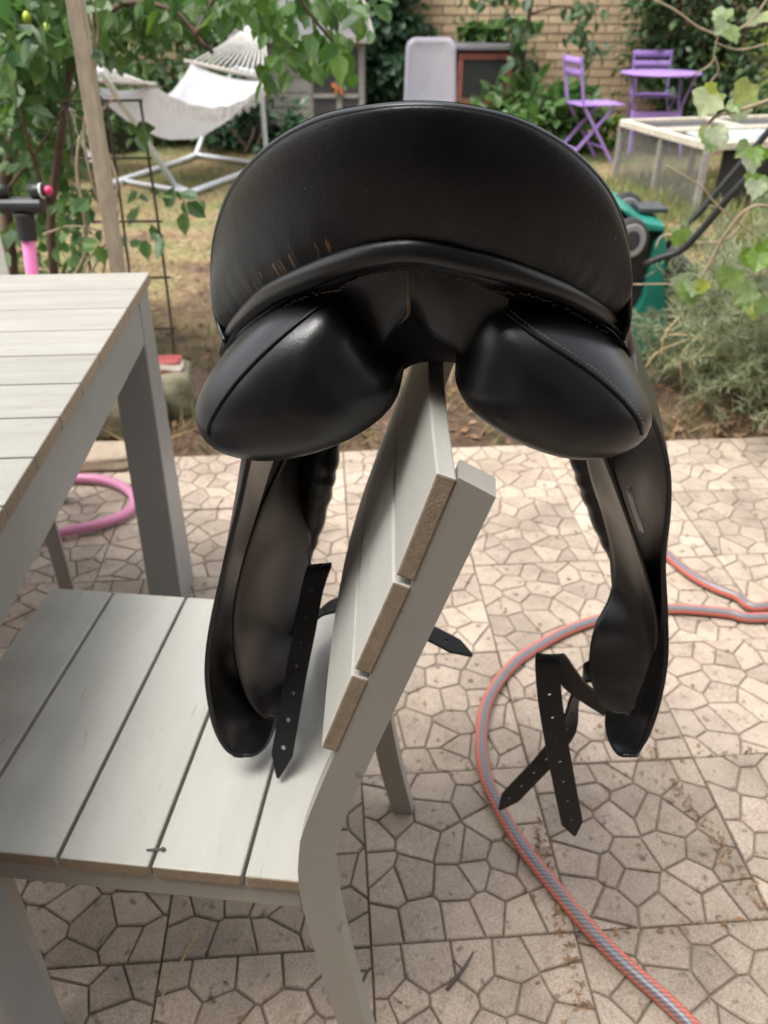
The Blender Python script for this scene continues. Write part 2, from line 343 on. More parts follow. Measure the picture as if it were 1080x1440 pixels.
class MB:
    def __init__(s): s.v = []; s.f = []; s.m = []
    def add(s, v, f, m=0):
        k = len(s.v); s.v += [Vector(x) for x in v]; s.f += [tuple(i + k for i in q) for q in f]; s.m += [m] * len(f); return s
    def hexa(s, p, m=0, ends=None):
        """8 points: 0-3 one end, 4-7 the other end"""
        f = [(3, 2, 1, 0), (4, 5, 6, 7), (0, 1, 5, 4), (1, 2, 6, 5), (2, 3, 7, 6), (3, 0, 4, 7)]
        k = len(s.v); s.v += [Vector(x) for x in p]; s.f += [tuple(i + k for i in q) for q in f]
        s.m += [m if ends is None else ends] * 2 + [m] * 4; return s
    def box(s, c, sz, rot=None, m=0):
        c = Vector(c); x, y, z = sz[0] / 2, sz[1] / 2, sz[2] / 2
        p = [(-x, -y, -z), (-x, y, -z), (-x, y, z), (-x, -y, z), (x, -y, -z), (x, y, -z), (x, y, z), (x, -y, z)]
        p = [c + ((rot @ Vector(q)) if rot else Vector(q)) for q in p]
        return s.hexa(p, m)
    def bar(s, a, b, wd, h, up=(0, 0, 1), m=0, ends=None, wd2=None, h2=None):
        a, b = Vector(a), Vector(b); t = (b - a).normalized(); up = Vector(up)
        sd_ = t.cross(up)
        if sd_.length < 1e-4: sd_ = t.cross(Vector((1, 0, 0)))
        sd_.normalize(); u = sd_.cross(t).normalized()
        wd2 = wd2 or wd; h2 = h2 or h
        P = []
        for c, W, Hh in ((a, wd, h), (b, wd2, h2)):
            P += [c - sd_ * W / 2 - u * Hh / 2, c + sd_ * W / 2 - u * Hh / 2, c + sd_ * W / 2 + u * Hh / 2, c - sd_ * W / 2 + u * Hh / 2]
        return s.hexa(P, m, ends)
    def tube(s, pts, r, n=8, m=0, closed=False, cap=True):
        pts = [Vector(p) for p in pts]; L = len(pts); k = len(s.v)
        rs = r if isinstance(r, (list, tuple)) else [r] * L
        prev = None; 
        for i, p in enumerate(pts):
            if closed: t = (pts[(i + 1) % L] - pts[i - 1])
            else: t = pts[min(i + 1, L - 1)] - pts[max(i - 1, 0)]
            t.normalize()
            if prev is None:
                a = t.cross(Vector((0, 0, 1)))
                if a.length < .05: a = t.cross(Vector((0, 1, 0)))
            else: a = prev - t * prev.dot(t)
            a.normalize(); prev = a; b = t.cross(a)
            for j in range(n):
                q = 2 * math.pi * j / n; s.v.append(p + (a * math.cos(q) + b * math.sin(q)) * rs[i])
        for i in range(L if closed else L - 1):
            i2 = (i + 1) % L
            for j in range(n):
                j2 = (j + 1) % n; s.f.append((k + i * n + j, k + i * n + j2, k + i2 * n + j2, k + i2 * n + j)); s.m.append(m)
        if cap and not closed:
            s.f.append(tuple(k + j for j in range(n))[::-1]); s.f.append(tuple(k + (L - 1) * n + j for j in range(n))); s.m += [m, m]
        return s
    def lathe(s, prof, c, axis=(0, 0, 1), n=16, m=0):
        """prof: (radius, height) along axis"""
        c = Vector(c); ax = Vector(axis).normalized(); a = ax.orthogonal().normalized(); b = ax.cross(a); k = len(s.v)
        for r, h in prof:
            for j in range(n):
                q = 2 * math.pi * j / n; s.v.append(c + ax * h + (a * math.cos(q) + b * math.sin(q)) * r)
        for i in range(len(prof) - 1):
            for j in range(n):
                j2 = (j + 1) % n; s.f.append((k + i * n + j, k + i * n + j2, k + (i + 1) * n + j2, k + (i + 1) * n + j)); s.m.append(m)
        s.f.append(tuple(k + j for j in range(n))[::-1]); s.f.append(tuple(k + (len(prof) - 1) * n + j for j in range(n))); s.m += [m, m]
        return s
    def prism(s, poly, off, m=0):
        k = len(s.v); n = len(poly); off = Vector(off)
        s.v += [Vector(p) for p in poly] + [Vector(p) + off for p in poly]
        s.f.append(tuple(range(k, k + n))[::-1]); s.f.append(tuple(range(k + n, k + 2 * n)))
        for j in range(n): s.f.append((k + j, k + (j + 1) % n, k + n + (j + 1) % n, k + n + j))
        s.m += [m] * (n + 2); return s
    def build(s, name, mats, parent=None, smooth=False, loc=None, bevel=0, uvs=None):
        o = mesh_obj(name, s.v, s.f, mats, parent, smooth, s.m if isinstance(mats, (list, tuple)) and len(mats) > 1 else None, loc, uvs)
        if bevel: bev(o, bevel)
        return o
def crom(P, n):
    """smooth resample of points into n samples (uniform Catmull-Rom in arc length)"""
    P = [np.array(tuple(p), dtype=float) for p in P]
    if len(P) == 2: return [Vector(P[0] + (P[1] - P[0]) * i / (n - 1)) for i in range(n)]
    Q = [2 * P[0] - P[1]] + P + [2 * P[-1] - P[-2]]; out = []
    for i in range(1, len(Q) - 2):
        a, b, c, d = Q[i - 1:i + 3]
        for t in np.linspace(0, 1, 16, endpoint=False):
            out.append(.5 * (2 * b + (c - a) * t + (2 * a - 5 * b + 4 * c - d) * t * t + (3 * b - a - 3 * c + d) * t ** 3))
    out.append(P[-1]); out = np.array(out)
    s = np.concatenate([[0], np.cumsum(np.linalg.norm(np.diff(out, axis=0), axis=1))])
    u = np.linspace(0, s[-1], n)
    return [Vector([np.interp(x, s, out[:, k]) for k in range(out.shape[1])]) for x in u]
def grid(rows):
    nv, nu = len(rows), len(rows[0])
    v = [p for r in rows for p in r]
    f = [(i * nu + j, i * nu + j + 1, (i + 1) * nu + j + 1, (i + 1) * nu + j) for i in range(nv - 1) for j in range(nu - 1)]
    return v, f
def copy_tree(o, parent=None, loc=None, rotz=None):
    c = o.copy(); COL.objects.link(c)
    if parent: c.parent = parent
    if loc is not None: c.location = loc; c.rotation_euler = (0, 0, rotz or 0)
    for ch in list(o.children): copy_tree(ch, c)
    return c

# leaf and blade meshes -----------------------------------------------------------
SH = {
 'ovate': ([(0, 0, 0), (-.30, .28, .05), (.30, .28, .05), (-.26, .62, .03), (.26, .62, .03), (0, 1, -.10), (0, .45, -.05)],
           [(0, 2, 6), (0, 6, 1), (1, 6, 3), (2, 4, 6), (6, 4, 5), (6, 5, 3)]),
 'narrow': ([(0, 0, 0), (-.16, .4, .03), (.16, .4, .03), (0, 1, -.06)], [(0, 2, 3), (0, 3, 1)]),
 'small': ([(0, 0, 0), (-.32, .45, .06), (.32, .45, .06), (0, 1, -.05)], [(0, 2, 3), (0, 3, 1)]),
 'lobed': ([(0, .38, -.04), (0, .02, 0), (-.30, -.10, .05), (-.48, .06, .04), (-.60, .34, .07), (-.44, .50, .02), (-.40, .74, .05), (-.22, .78, .0), (0, 1.02, -.10),
            (.22, .78, 0), (.40, .74, .05), (.44, .50, .02), (.60, .34, .07), (.48, .06, .04), (.30, -.10, .05)],
           [(0, i + 1, i) for i in range(1, 14)] + [(0, 1, 14)]),
 'blade': ([(-.035, 0, 0), (.035, 0, 0), (.022, .55, .06), (-.022, .55, .06), (0, 1, .25)], [(0, 1, 2, 3), (3, 2, 4)]),
 'thin': ([(0, 0, 0), (-.055, .4, .02), (.055, .4, .02), (0, 1, -.03)], [(0, 2, 3), (0, 3, 1)]),
 'needle': ([(-.03, 0, 0), (.03, 0, 0), (0, 1, .1)], [(0, 1, 2)]),
}
def norm(a): return a / np.maximum(np.linalg.norm(a, axis=1, keepdims=True), 1e-9)
def leaves(name, P, D, Nn, size, shape, mat, parent=None, loc=None):
    P = np.asarray(P, float); D = norm(np.asarray(D, float)); Nn = np.asarray(Nn, float)
    S = norm(np.cross(D, Nn)); Nn = np.cross(S, D); size = np.broadcast_to(np.asarray(size, float), (len(P),))[:, None, None]
    T, F = SH[shape]; T = np.array(T)
    V = P[:, None, :] + size * (T[None, :, 0:1] * S[:, None, :] + T[None, :, 1:2] * D[:, None, :] + T[None, :, 2:3] * Nn[:, None, :])
    n, k = len(P), len(T); V = V.reshape(-1, 3)
    fl = [list(f) for f in F]
    faces = [tuple(i * k + j for j in f) for i in range(n) for f in fl]
    return mesh_obj(name, V, faces, mat, parent, loc=loc)
LEAFMESH = {}
def leaf_parts(P, D, Nn, size, shape, key, parent, limit=300, name='leaf', rest='crown'):
    """the leaves that show largest become objects of their own, the others stay joined"""
    P = np.asarray(P, float); D = norm(np.asarray(D, float)); Nn = np.asarray(Nn, float); S_ = norm(np.cross(D, Nn)); Nn = np.cross(S_, D)
    size = np.broadcast_to(np.asarray(size, float), (len(P),))
    dep = P[:, 1] * cT + (HC - P[:, 2]) * sT; xs = P[:, 0] / dep; ys = ((HC - P[:, 2]) * cT - P[:, 1] * sT) / dep
    inv_ = (np.abs(xs) < .5) & (np.abs(ys) < .66); order = np.argsort(-(size / dep) * np.where(inv_, 1, 0)); k = int(min(limit, inv_.sum())); one, oth = order[:k], order[k:]
    if (shape, key) not in LEAFMESH:
        me = bpy.data.meshes.new(name); T, F = SH[shape]; me.from_pydata(T, [], F); me.materials.append(LEAFO[key]); LEAFMESH[(shape, key)] = me
    Pi = MW[parent.name].inverted()
    for i in one:
        o = bpy.data.objects.new(name, LEAFMESH[(shape, key)]); COL.objects.link(o); o.parent = parent; z = size[i]
        Mx = Matrix(((S_[i][0] * z, D[i][0] * z, Nn[i][0] * z, P[i][0]), (S_[i][1] * z, D[i][1] * z, Nn[i][1] * z, P[i][1]), (S_[i][2] * z, D[i][2] * z, Nn[i][2] * z, P[i][2]), (0, 0, 0, 1)))
        o.matrix_basis = Pi @ Mx
    if len(oth): o = leaves(rest, P[oth], D[oth], Nn[oth], size[oth], shape, LEAF[key], parent); o['kind'] = 'stuff'
def clump(center, rad, n, k=14, sig=.22, shell=.55, seed=0, flat=None):
    """leaf positions grouped in clumps through an ellipsoid; returns points and outward directions"""
    g = np.random.default_rng(seed); c = np.array(center, float); r = np.array(rad, float)
    d = norm(g.normal(size=(k, 3))); q = (shell + (1 - shell) * g.random((k, 1))) * d
    w_ = g.random(k) + .35; w_ /= w_.sum()
    idx = g.choice(k, n, p=w_)
    o = q[idx] + g.normal(size=(n, 3)) * sig
    P = c + o * r
    out = norm(o + g.normal(size=(n, 3)) * .6)
    return P, out, g
def bush(name, label, cat, base, center, rad, n, size, shape, mat, k=14, sig=.22, stems=5, seed=1, droop=.3, group=None, stem_mat='bark', sr=.012, part='crown'):
    root = thing(name, label, cat, base, 0, group)
    P, out, g = clump(center, rad, n, k, sig, seed=seed)
    ok = P[:, 2] > base[2] + .01; P, out = P[ok], out[ok]; n = len(P)
    D = out + np.array([0, 0, -droop]) + g.normal(size=(n, 3)) * .35
    Nn = out * .5 + np.array([0, 0, .9]) + g.normal(size=(n, 3)) * .35
    leaves(part, P, D, Nn, size * (.6 + .7 * g.random(n)), shape, mat, root)
    mb = MB()
    for i in range(stems):
        a = Vector(base) + Vector((g.normal() * .04, g.normal() * .04, 0)); b = Vector(P[g.integers(n)]); m_ = lerp(a, b, .5) + Vector((g.normal() * .06, g.normal() * .06, .08))
        mb.tube(crom([a, m_, b], 7), [sr * (1.15 - .13 * j) for j in range(7)], 6)
    mb.build('trunk' if cat == 'tree' else 'stem', MT[stem_mat], root, True)
    return root

# ================================================================== SETTING
PA = R(4.0)
def patio_pt(x, y): return Vector((.27 + x * math.cos(PA) - y * math.sin(PA), .985 + x * math.sin(PA) + y * math.cos(PA), 0))
PITCH = .312
def patio_local(X, Y):
    dx, dy = X - .27, Y - .985
    return dx * math.cos(PA) + dy * math.sin(PA), -dx * math.sin(PA) + dy * math.cos(PA)
EDGE = 4 * PITCH - .004           # far edge of the paving in patio coordinates
def gz(X, Y):
    lx, ly = patio_local(X, Y)
    t = min(1, max(0, (ly - EDGE - .0) / .12))
    t = t * t * (3 - 2 * t)
    h = -.05 + t * (.055 + .03 * mnoise(Vector((X * .8, Y * .8, 0))) + .016 * mnoise(Vector((X * 4, Y * 4, 3))))
    return h
def make_ground():
    xs = np.concatenate([np.linspace(-60, -6, 10), np.linspace(-5.5, 5.5, 130), np.linspace(6, 60, 10)])
    ys = np.concatenate([np.linspace(-40, -2, 8), np.linspace(-1.5, 2.1, 12), np.linspace(2.15, 9.5, 150), np.linspace(10, 90, 12)])
    rows = [[Vector((x, y, gz(x, y))) for x in xs] for y in ys]
    v, f = grid(rows)
    o = mesh_obj('ground', v, f, MT['ground'], smooth=True, loc=(0, 0, 0)); o['kind'] = 'structure'
make_ground()

def clip(poly, nx, ny, c):
    out = []
    for i in range(len(poly)):
        a, b = poly[i], poly[(i + 1) % len(poly)]
        da = a[0] * nx + a[1] * ny - c; db = b[0] * nx + b[1] * ny - c
        if da <= 0: out.append(a)
        if (da < 0 < db) or (db < 0 < da):
            t = da / (da - db); out.append((a[0] + (b[0] - a[0]) * t, a[1] + (b[1] - a[1]) * t))
    return out
def inset(poly, d):
    p = list(poly); n = len(poly)
    for i in range(n):
        a, b = poly[i], poly[(i + 1) % n]; ex, ey = b[0] - a[0], b[1] - a[1]; L = math.hypot(ex, ey)
        if L < 1e-7: continue
        nx, ny = ey / L, -ex / L
        p = clip(p, nx, ny, nx * a[0] + ny * a[1] - d)
        if len(p) < 3: return None
    return p
def slab_mesh(seed):
    g = random.Random(seed); S = PITCH - .0012; h = S / 2; pts = []
    nx = 6
    for i in range(nx):
        for j in range(5):
            pts.append((-h + (i + .5 + g.uniform(-.46, .46)) * S / nx, -h + (j + .5 + (.25 if i % 2 else -.25) + g.uniform(-.44, .44)) * S / 5))
    mb = MB()
    mb.hexa([(-h, -h, -.045), (-h, h, -.045), (-h, h, -.005), (-h, -h, -.005), (h, -h, -.045), (h, h, -.045), (h, h, -.005), (h, -h, -.005)], 1)
    for i, p in enumerate(pts):
        poly = [(-h, -h), (h, -h), (h, h), (-h, h)]
        for j, q in enumerate(pts):
            if i == j: continue
            nx_, ny_ = q[0] - p[0], q[1] - p[1]; L = math.hypot(nx_, ny_)
            if L > .22: continue
            nx_ /= L; ny_ /= L; poly = clip(poly, nx_, ny_, nx_ * (p[0] + q[0]) / 2 + ny_ * (p[1] + q[1]) / 2)
            if len(poly) < 3: break
        if len(poly) < 3: continue
        gr = g.uniform(.0009, .0017)
        a = poly
        for k in range(len(poly)):
            p0, p1 = poly[k], poly[(k + 1) % len(poly)]; ex, ey = p1[0] - p0[0], p1[1] - p0[1]; L = math.hypot(ex, ey)
            if L < 1e-7: continue
            onb = (abs(abs(p0[0]) - h) < 1e-6 and abs(p0[0] - p1[0]) < 1e-6) or (abs(abs(p0[1]) - h) < 1e-6 and abs(p0[1] - p1[1]) < 1e-6)
            nx_, ny_ = ey / L, -ex / L; a = clip(a, nx_, ny_, nx_ * p0[0] + ny_ * p0[1] - (.0005 if onb else gr))
            if len(a) < 3: break
        if len(a) < 3: continue
        if not a: continue
        def shr(P, d):
            cx = sum(q[0] for q in P) / len(P); cy = sum(q[1] for q in P) / len(P)
            return [(q[0] + (cx - q[0]) * d / max(.012, math.hypot(q[0] - cx, q[1] - cy)), q[1] + (cy - q[1]) * d / max(.012, math.hypot(q[0] - cx, q[1] - cy))) for q in P]
        dz = g.uniform(-.0006, .0006)
        r0 = [(x, y, -.0052) for x, y in a]; r1 = [(x, y, -.0016 + dz) for x, y in shr(a, .0008)]; r2 = [(x, y, dz) for x, y in shr(a, .0034)]
        n = len(a); f = []
        for k in range(n):
            k2 = (k + 1) % n
            f += [(k, k2, n + k2, n + k), (n + k, n + k2, 2 * n + k2, 2 * n + k)]
        f.append(tuple(range(2 * n, 3 * n)))
        mb.add(r0 + r1 + r2, f, 0)
    me = bpy.data.meshes.new('paving_slab'); me.from_pydata([tuple(v) for v in mb.v], [], mb.f)
    me.materials.append(MT['slab']); me.materials.append(MT['groove']); me.polygons.foreach_set('material_index', mb.m); me.update()
    return me
bed = [patio_pt(-2.9, -2.2), patio_pt(3.4, -2.2), patio_pt(3.4, EDGE - .01), patio_pt(-2.9, EDGE - .01)]
patio = MB().prism([Vector((p.x, p.y, -.06)) for p in bed], (0, 0, .042)).build('patio', MT['groove'], loc=(.27, .985, 0)); patio['kind'] = 'structure'
SLABS = [slab_mesh(11 + i) for i in range(7)]
for j in range(-6, 4):
    for i in range(-8, 9):
        c = patio_pt((i + .5) * PITCH, (j + .5) * PITCH)
        o = bpy.data.objects.new('paving_slab', SLABS[random.randrange(7)]); COL.objects.link(o); o.parent = patio
        o.location = c - Vector((.27, .985, 0)) + Vector((0, 0, random.uniform(-.0016, .0012)))
        o.rotation_euler = (random.uniform(-.004, .004), random.uniform(-.004, .004), PA + random.choice((0, 1, 2, 3)) * math.pi / 2 + random.uniform(-.003, .003))

# garden wall at the far end: single bricks where it shows, the rest joined
WY = 9.0
gw = thing('brick_wall', 'old yellow brick garden wall at the far end behind the purple chairs', 'wall', (0, WY, 0))
MB().box((0, WY + .16, 1.1), (16, .2, 2.3)).build('mortar_core', MT['mortar'], gw)
bme = bpy.data.meshes.new('brick'); bmb = MB().box((0, 0, 0), (.215, .105, .065)); bme.from_pydata([tuple(v) for v in bmb.v], [], bmb.f); bme.materials.append(MT['brick'])
rest = MB()
for cz in range(30):
    z = .04 + cz * .075
    for ci in range(-33, 34):
        x = ci * .226 + (.113 if cz % 2 else 0); y = WY + .055 + random.uniform(-.004, .004)
        if .12 < z < 1.22 and -.05 < x < 2.95:
            o = bpy.data.objects.new('brick', bme); COL.objects.link(o); o.parent = gw; o.location = (x, y - WY, z); o.rotation_euler = (0, 0, random.uniform(-.01, .01))
        else: rest.box((x, y, z), (.215, .105, .065))
rb = rest.build('brickwork', MT['bricks'], gw); rb['kind'] = 'stuff'

# unseen building added behind the camera, sized to shade saddle and near terrace
hs_ = thing('shade_house', 'unseen brown wall with overhang, added to shade the terrace', 'shade_house', (0, -1.35, 0))
MB().box((-3.4, -1.45, 3.0), (5.2, .2, 6.0)).box((3.4, -1.45, 3.0), (5.2, .2, 6.0)).box((0, -1.45, 4.09), (1.6, .2, 3.82)).build('wall', MT['render'], hs_)
MB().box((0, -1.47, 1.08), (1.6, .06, 2.16)).build('glass_door', MT['glass'], hs_)
MB().box((-.76, -1.42, 1.1), (.08, .1, 2.2)).box((.76, -1.42, 1.1), (.08, .1, 2.2)).box((0, -1.42, 2.14), (1.44, .1, .08)).build('door_frame', MT['white'], hs_)
MB().box((0, -1.0, 2.42), (2.4, .7, .06)).build('shade_canopy', MT['oldwood'], hs_)

# ================================================================== CHAIR
def make_chair(label, loc, rotz):
    t = thing('garden_chair', label, 'chair', loc, rotz, 'grey slatted garden chairs')
    Mx = MW[t.name]
    def Wd(b, w_, z): return Mx @ Vector((b, w_, z))
    SW = .436
    # seat slats (run along w), brown cut ends
    for b0, b1 in ((-.470, -.3745), (-.3695, -.2605), (-.2560, -.1595), (-.1555, -.0605), (-.0565, .030)):
        far = SW if b0 > -.06 else SW
        w0, w1 = (0, far)
        P = [Wd(b0, w0, .421), Wd(b1, w0, .421), Wd(b1, w0, .440), Wd(b0, w0, .440), Wd(b0, w1, .421), Wd(b1, w1, .421), Wd(b1, w1, .440), Wd(b0, w1, .440)]
        MB().hexa(P, 0, 1).build('seat_slat', [MT['slat'], MT['endgrain']], t, bevel=.0022)
    # seat rails
    for w_ in (.004, SW - .034):
        P = [Wd(-.455, w_, .385), Wd(-.455, w_ + .03, .385), Wd(-.455, w_ + .03, .4205), Wd(-.455, w_, .4205), Wd(.0, w_, .385), Wd(.0, w_ + .03, .385), Wd(.0, w_ + .03, .4205), Wd(.0, w_, .4205)]
        MB().hexa(P).build('seat_rail', MT['greymetal'], t, bevel=.002)
    for b0 in (-.452, -.015):
        MB().hexa([Wd(b0, .036, .387), Wd(b0 + .03, .036, .387), Wd(b0 + .03, .036, .419), Wd(b0, .036, .419), Wd(b0, SW - .036, .387), Wd(b0 + .03, SW - .036, .387), Wd(b0 + .03, SW - .036, .419), Wd(b0, SW - .036, .419)]).build('cross_rail', MT['greymetal'], t, bevel=.002)
    # rear posts: one bent piece from foot to top
    L = [(.060, 0), (.031, .151), (.004, .376), (.000, .44), (.003, .487), (.010, .527), (.044, .639), (.1385, .928)]
    Rr = [(.095, 0), (.066, .159), (.041, .36), (.036, .45), (.038, .490), (.046, .530), (.075, .632), (.1645, .914)]
    for w0, db in ((-.001, 0), (SW - .022, -.014)):
        A = crom([Vector((b, 0, z)) for b, z in L], 40); B = crom([Vector((b, 0, z)) for b, z in Rr], 40)
        def sh(p): return db * max(0, min(1, (p.z - .45) / .2))
        rows = []
        for a, b in zip(A, B):
            rows.append([Wd(a.x + sh(a), w0, a.z), Wd(b.x + sh(b), w0, b.z), Wd(b.x + sh(b), w0 + .026, b.z), Wd(a.x + sh(a), w0 + .026, a.z), Wd(a.x + sh(a), w0, a.z)])
        v = [p for r in rows for p in r[:4]]; f = []
        for i in range(39):
            for j in range(4): f.append((i * 4 + j, i * 4 + (j + 1) % 4, (i + 1) * 4 + (j + 1) % 4, (i + 1) * 4 + j))
        f.append((3, 2, 1, 0)); f.append((39 * 4, 39 * 4 + 1, 39 * 4 + 2, 39 * 4 + 3))
        mesh_obj('rear_post', v, f, MT['greymetal'], t)
        bev(t.children[-1], .0022)
    # front legs
    for w0 in (.002, SW - .032):
        MB().hexa([Wd(-.382, w0, .386), Wd(-.345, w0, .386), Wd(-.345, w0 + .03, .386), Wd(-.382, w0 + .03, .386), Wd(-.392, w0, 0), Wd(-.362, w0, 0), Wd(-.362, w0 + .03, 0), Wd(-.392, w0 + .03, 0)]).build('front_leg', MT['greymetal'], t, bevel=.002)
    # backrest slats, gently bowed, resting against the posts
    for (f0, z0), (f1, z1) in (((.0325, .648), (.0615, .7385)), ((.0635, .745), (.0945, .8365)), ((.0965, .8425), (.1235, .9315))):
        rows = []
        for i in range(15):
            q = i / 14; w_ = -.002 + q * (SW + .002)
            dx = -.017 * math.sin(q * math.pi / 2) - .006 * math.sin(q * math.pi)
            tb = .0142; tz = -.0046
            rows.append([Wd(f0 + dx, w_, z0), Wd(f0 + dx + tb, w_, z0 + tz), Wd(f1 + dx + tb, w_, z1 + tz), Wd(f1 + dx, w_, z1)])
        v = [p for r in rows for p in r]; f = []; m = []
        for i in range(14):
            for j in range(4): f.append((i * 4 + j, (i + 1) * 4 + j, (i + 1) * 4 + (j + 1) % 4, i * 4 + (j + 1) % 4)); m.append(0)
        f += [(0, 1, 2, 3), (59, 58, 57, 56)]; m += [1, 1]
        bev(mesh_obj('back_slat', v, f, [MT['slat'], MT['endgrain']], t, midx=m), .0018)
    return t
O1 = at_z(420, 1240, .44)
chair = make_chair('grey slatted garden chair carrying the black saddle over its backrest', (O1.x, O1.y, 0), R(-6))
chair2 = copy_tree(chair, None, (-.872, 1.846, 0), R(111))
chair2['label'] = 'second grey garden chair at the far end of the table, mostly hidden'

# ================================================================== TABLE
TA = R(3.75)
tc_ = at_z(210.5, 382.6, .74)
tab = thing('garden_table', 'long garden table with pale planks and grey metal frame', 'table', (tc_.x, tc_.y, 0), TA)
TM = MW[tab.name]
def TW(x, y, z): return TM @ Vector((x, y, z))
tp = .1088
for i in range(11):
    y1 = -i * tp; y0 = y1 - tp + .0042
    MB().hexa([TW(0, y0, .719), TW(0, y1, .719), TW(0, y1, .740), TW(0, y0, .740), TW(-.9, y0, .719), TW(-.9, y1, .719), TW(-.9, y1, .740), TW(-.9, y0, .740)], 0, 1).build('plank', [MT['plank'], MT['endgrain']], tab, bevel=.002)
LEN = 11 * tp
def TB(x0, x1, y0, y1, z0, z1, name, m='tablemetal', bv=.0025):
    return MB().hexa([TW(x0, y0, z0), TW(x1, y0, z0), TW(x1, y0, z1), TW(x0, y0, z1), TW(x0, y1, z0), TW(x1, y1, z0), TW(x1, y1, z1), TW(x0, y1, z1)]).build(name, MT[m], tab, bevel=bv)
TB(-.030, -.006, -LEN + .02, -.108, .632, .7185, 'apron')
TB(-.894, -.870, -LEN + .02, -.02, .632, .7185, 'apron')
TB(-.868, -.08, -.05, -.026, .632, .7185, 'apron'); TB(-.868, -.032, -LEN + .026, -LEN + .05, .632, .7185, 'apron')
for x0, x1 in ((-.076, -.004), (-.896, -.824)):
    # far legs widen towards the foot
    MB().hexa([TW(x0, -.106, .7185), TW(x1, -.106, .7185), TW(x1, -.024, .7185), TW(x0, -.024, .7185), TW(x0, -.185, 0), TW(x1, -.185, 0), TW(x1, -.03, 0), TW(x0, -.03, 0)]).build('leg', MT['tablemetal'], tab, bevel=.003)
    yn = -LEN + .018
    MB().hexa([TW(x0, yn, .63), TW(x1, yn, .63), TW(x1, yn + .075, .63), TW(x0, yn + .075, .63), TW(x0, yn, 0), TW(x1, yn, 0), TW(x1, yn + .075, 0), TW(x0, yn + .075, 0)]).build('leg', MT['tablemetal'], tab, bevel=.003)

# ================================================================== SADDLE
SA = R(-6); SO = Vector((.033, .545, 0))
SM = Matrix.Translation(SO) @ Matrix.Rotation(SA, 4, 'Z'); SI = SM.inverted()
sad = thing('saddle', 'black leather riding saddle hung over the chair backrest, cantle towards us', 'saddle', (SO.x, SO.y, .93), SA)
def S(x, y, z): return SM @ Vector((x, y, z))
def hit(px, py, fn):
    """point on the sight line where saddle-forward distance equals fn(side)"""
    r = ray(px, py); a, b = .2, 2.0
    for _ in range(60):
        m = (a + b) / 2; q = SI @ (CO + r * m)
        if q.y > fn(q.x): b = m
        else: a = m
    return CO + r * a
rim_px = [(316, 482), (307, 460), (300, 430), (298, 400), (299, 360), (306, 318), (328, 263), (378, 208), (446, 170), (520, 154), (592, 149), (662, 155), (735, 174), (802, 212), (852, 264), (877, 318), (884, 365), (886, 400), (886, 440), (884, 460), (877, 480)]
welt_px = [(313, 496), (320, 480), (336, 455), (378, 416), (440, 385), (505, 361), (560, 351), (600, 352), (660, 365), (720, 382), (790, 409), (842, 437), (872, 460), (880, 476), (886, 496)]
rimf = lambda x: -.030 + 4.2 * x * x
weltf = lambda x: -.004 + 4.0 * x * x
NA = 121
RIM = crom([hit(a, b, rimf) for a, b in rim_px], NA)
WEL = crom([hit(a, b, weltf) for a, b in welt_px], NA)
# spread welt samples to correspond with the rim by angle
ctr = at_y(592, 345, .56)
rows = []; uvs = []
NV = 22
for j in range(NV):
    v = j / (NV - 1); row = []
    for i in range(NA):
        a = WEL[i]; b = RIM[i]; p = lerp(a, b, v)
        nrm = (CO - p).normalized(); nrm = Vector((p.x - ctr.x, -.12, .02)).normalized()
        uu = i / (NA - 1); cr = max(0, 1 - v / .5) ** 1.3 * v ** .3 * .0032 * mnoise(Vector((uu * 42, v * 1.2, 3))) * math.sin(math.pi * uu) ** .5
        p = p + nrm * (.009 * math.sin(math.pi * v) ** .8 * min(1, 3.2 * math.sin(math.pi * uu)) ** 2 + cr)
        row.append(p); uvs.append((i / (NA - 1), v))
    rows.append(row)
# roll over the rim
for k in range(1, 4):
    rows.append([RIM[i] + Vector((0, .004 * k, .0022 * math.sin(k * 1.0))) * min(1, 4 * math.sin(math.pi * i / (NA - 1))) for i in range(NA)]); uvs += [(i / (NA - 1), 1) for i in range(NA)]
v, f = grid(rows)
cb = mesh_obj('cantle_back', v, f, MT['leatherworn'], sad, True, uvs=uvs); mod(cb, 'SUBSURF', levels=1, render_levels=1)
# seat from the rim forward to the pommel
pom = []
for i in range(NA):
    q = -1 + 2 * i / (NA - 1); an = q * math.pi / 2
    pom.append(S(.105 * math.sin(an), .405 + .02 * math.cos(an), .965 + .105 * math.cos(an) ** .8 if math.cos(an) > 0 else .965))
rows = []
for j in range(26):
    t = j / 25; row = []
    for i in range(NA):
        q = -1 + 2 * i / (NA - 1); p = lerp(RIM[i] + Vector((0, .010, .002)), pom[i], t)
        cen = max(0, 1 - q * q)
        p.z -= .062 * cen ** .7 * math.sin(math.pi * min(1, t * 1.25)) ** 1.0 if t < .8 else 0
        row.append(p)
    rows.append(row)
v, f = grid(rows)
mod(mesh_obj('seat', v, f, MT['leather'], sad, True), 'SUBSURF', levels=1, render_levels=1)
# rim beading
MB().tube([p + Vector((0, .003, -.0005)) for p in RIM], .0024, 7).build('rim_bead', MT['leather'], sad, True)
# welt: rounded roll under the cantle, thick in the middle
wr = [.0042 + .0056 * math.sin(math.pi * i / (NA - 1)) ** .7 for i in range(NA)]
wl = MB(); wl.tube(WEL, wr, 14)
welt = wl.build('welt', MT['leather'], sad, True)
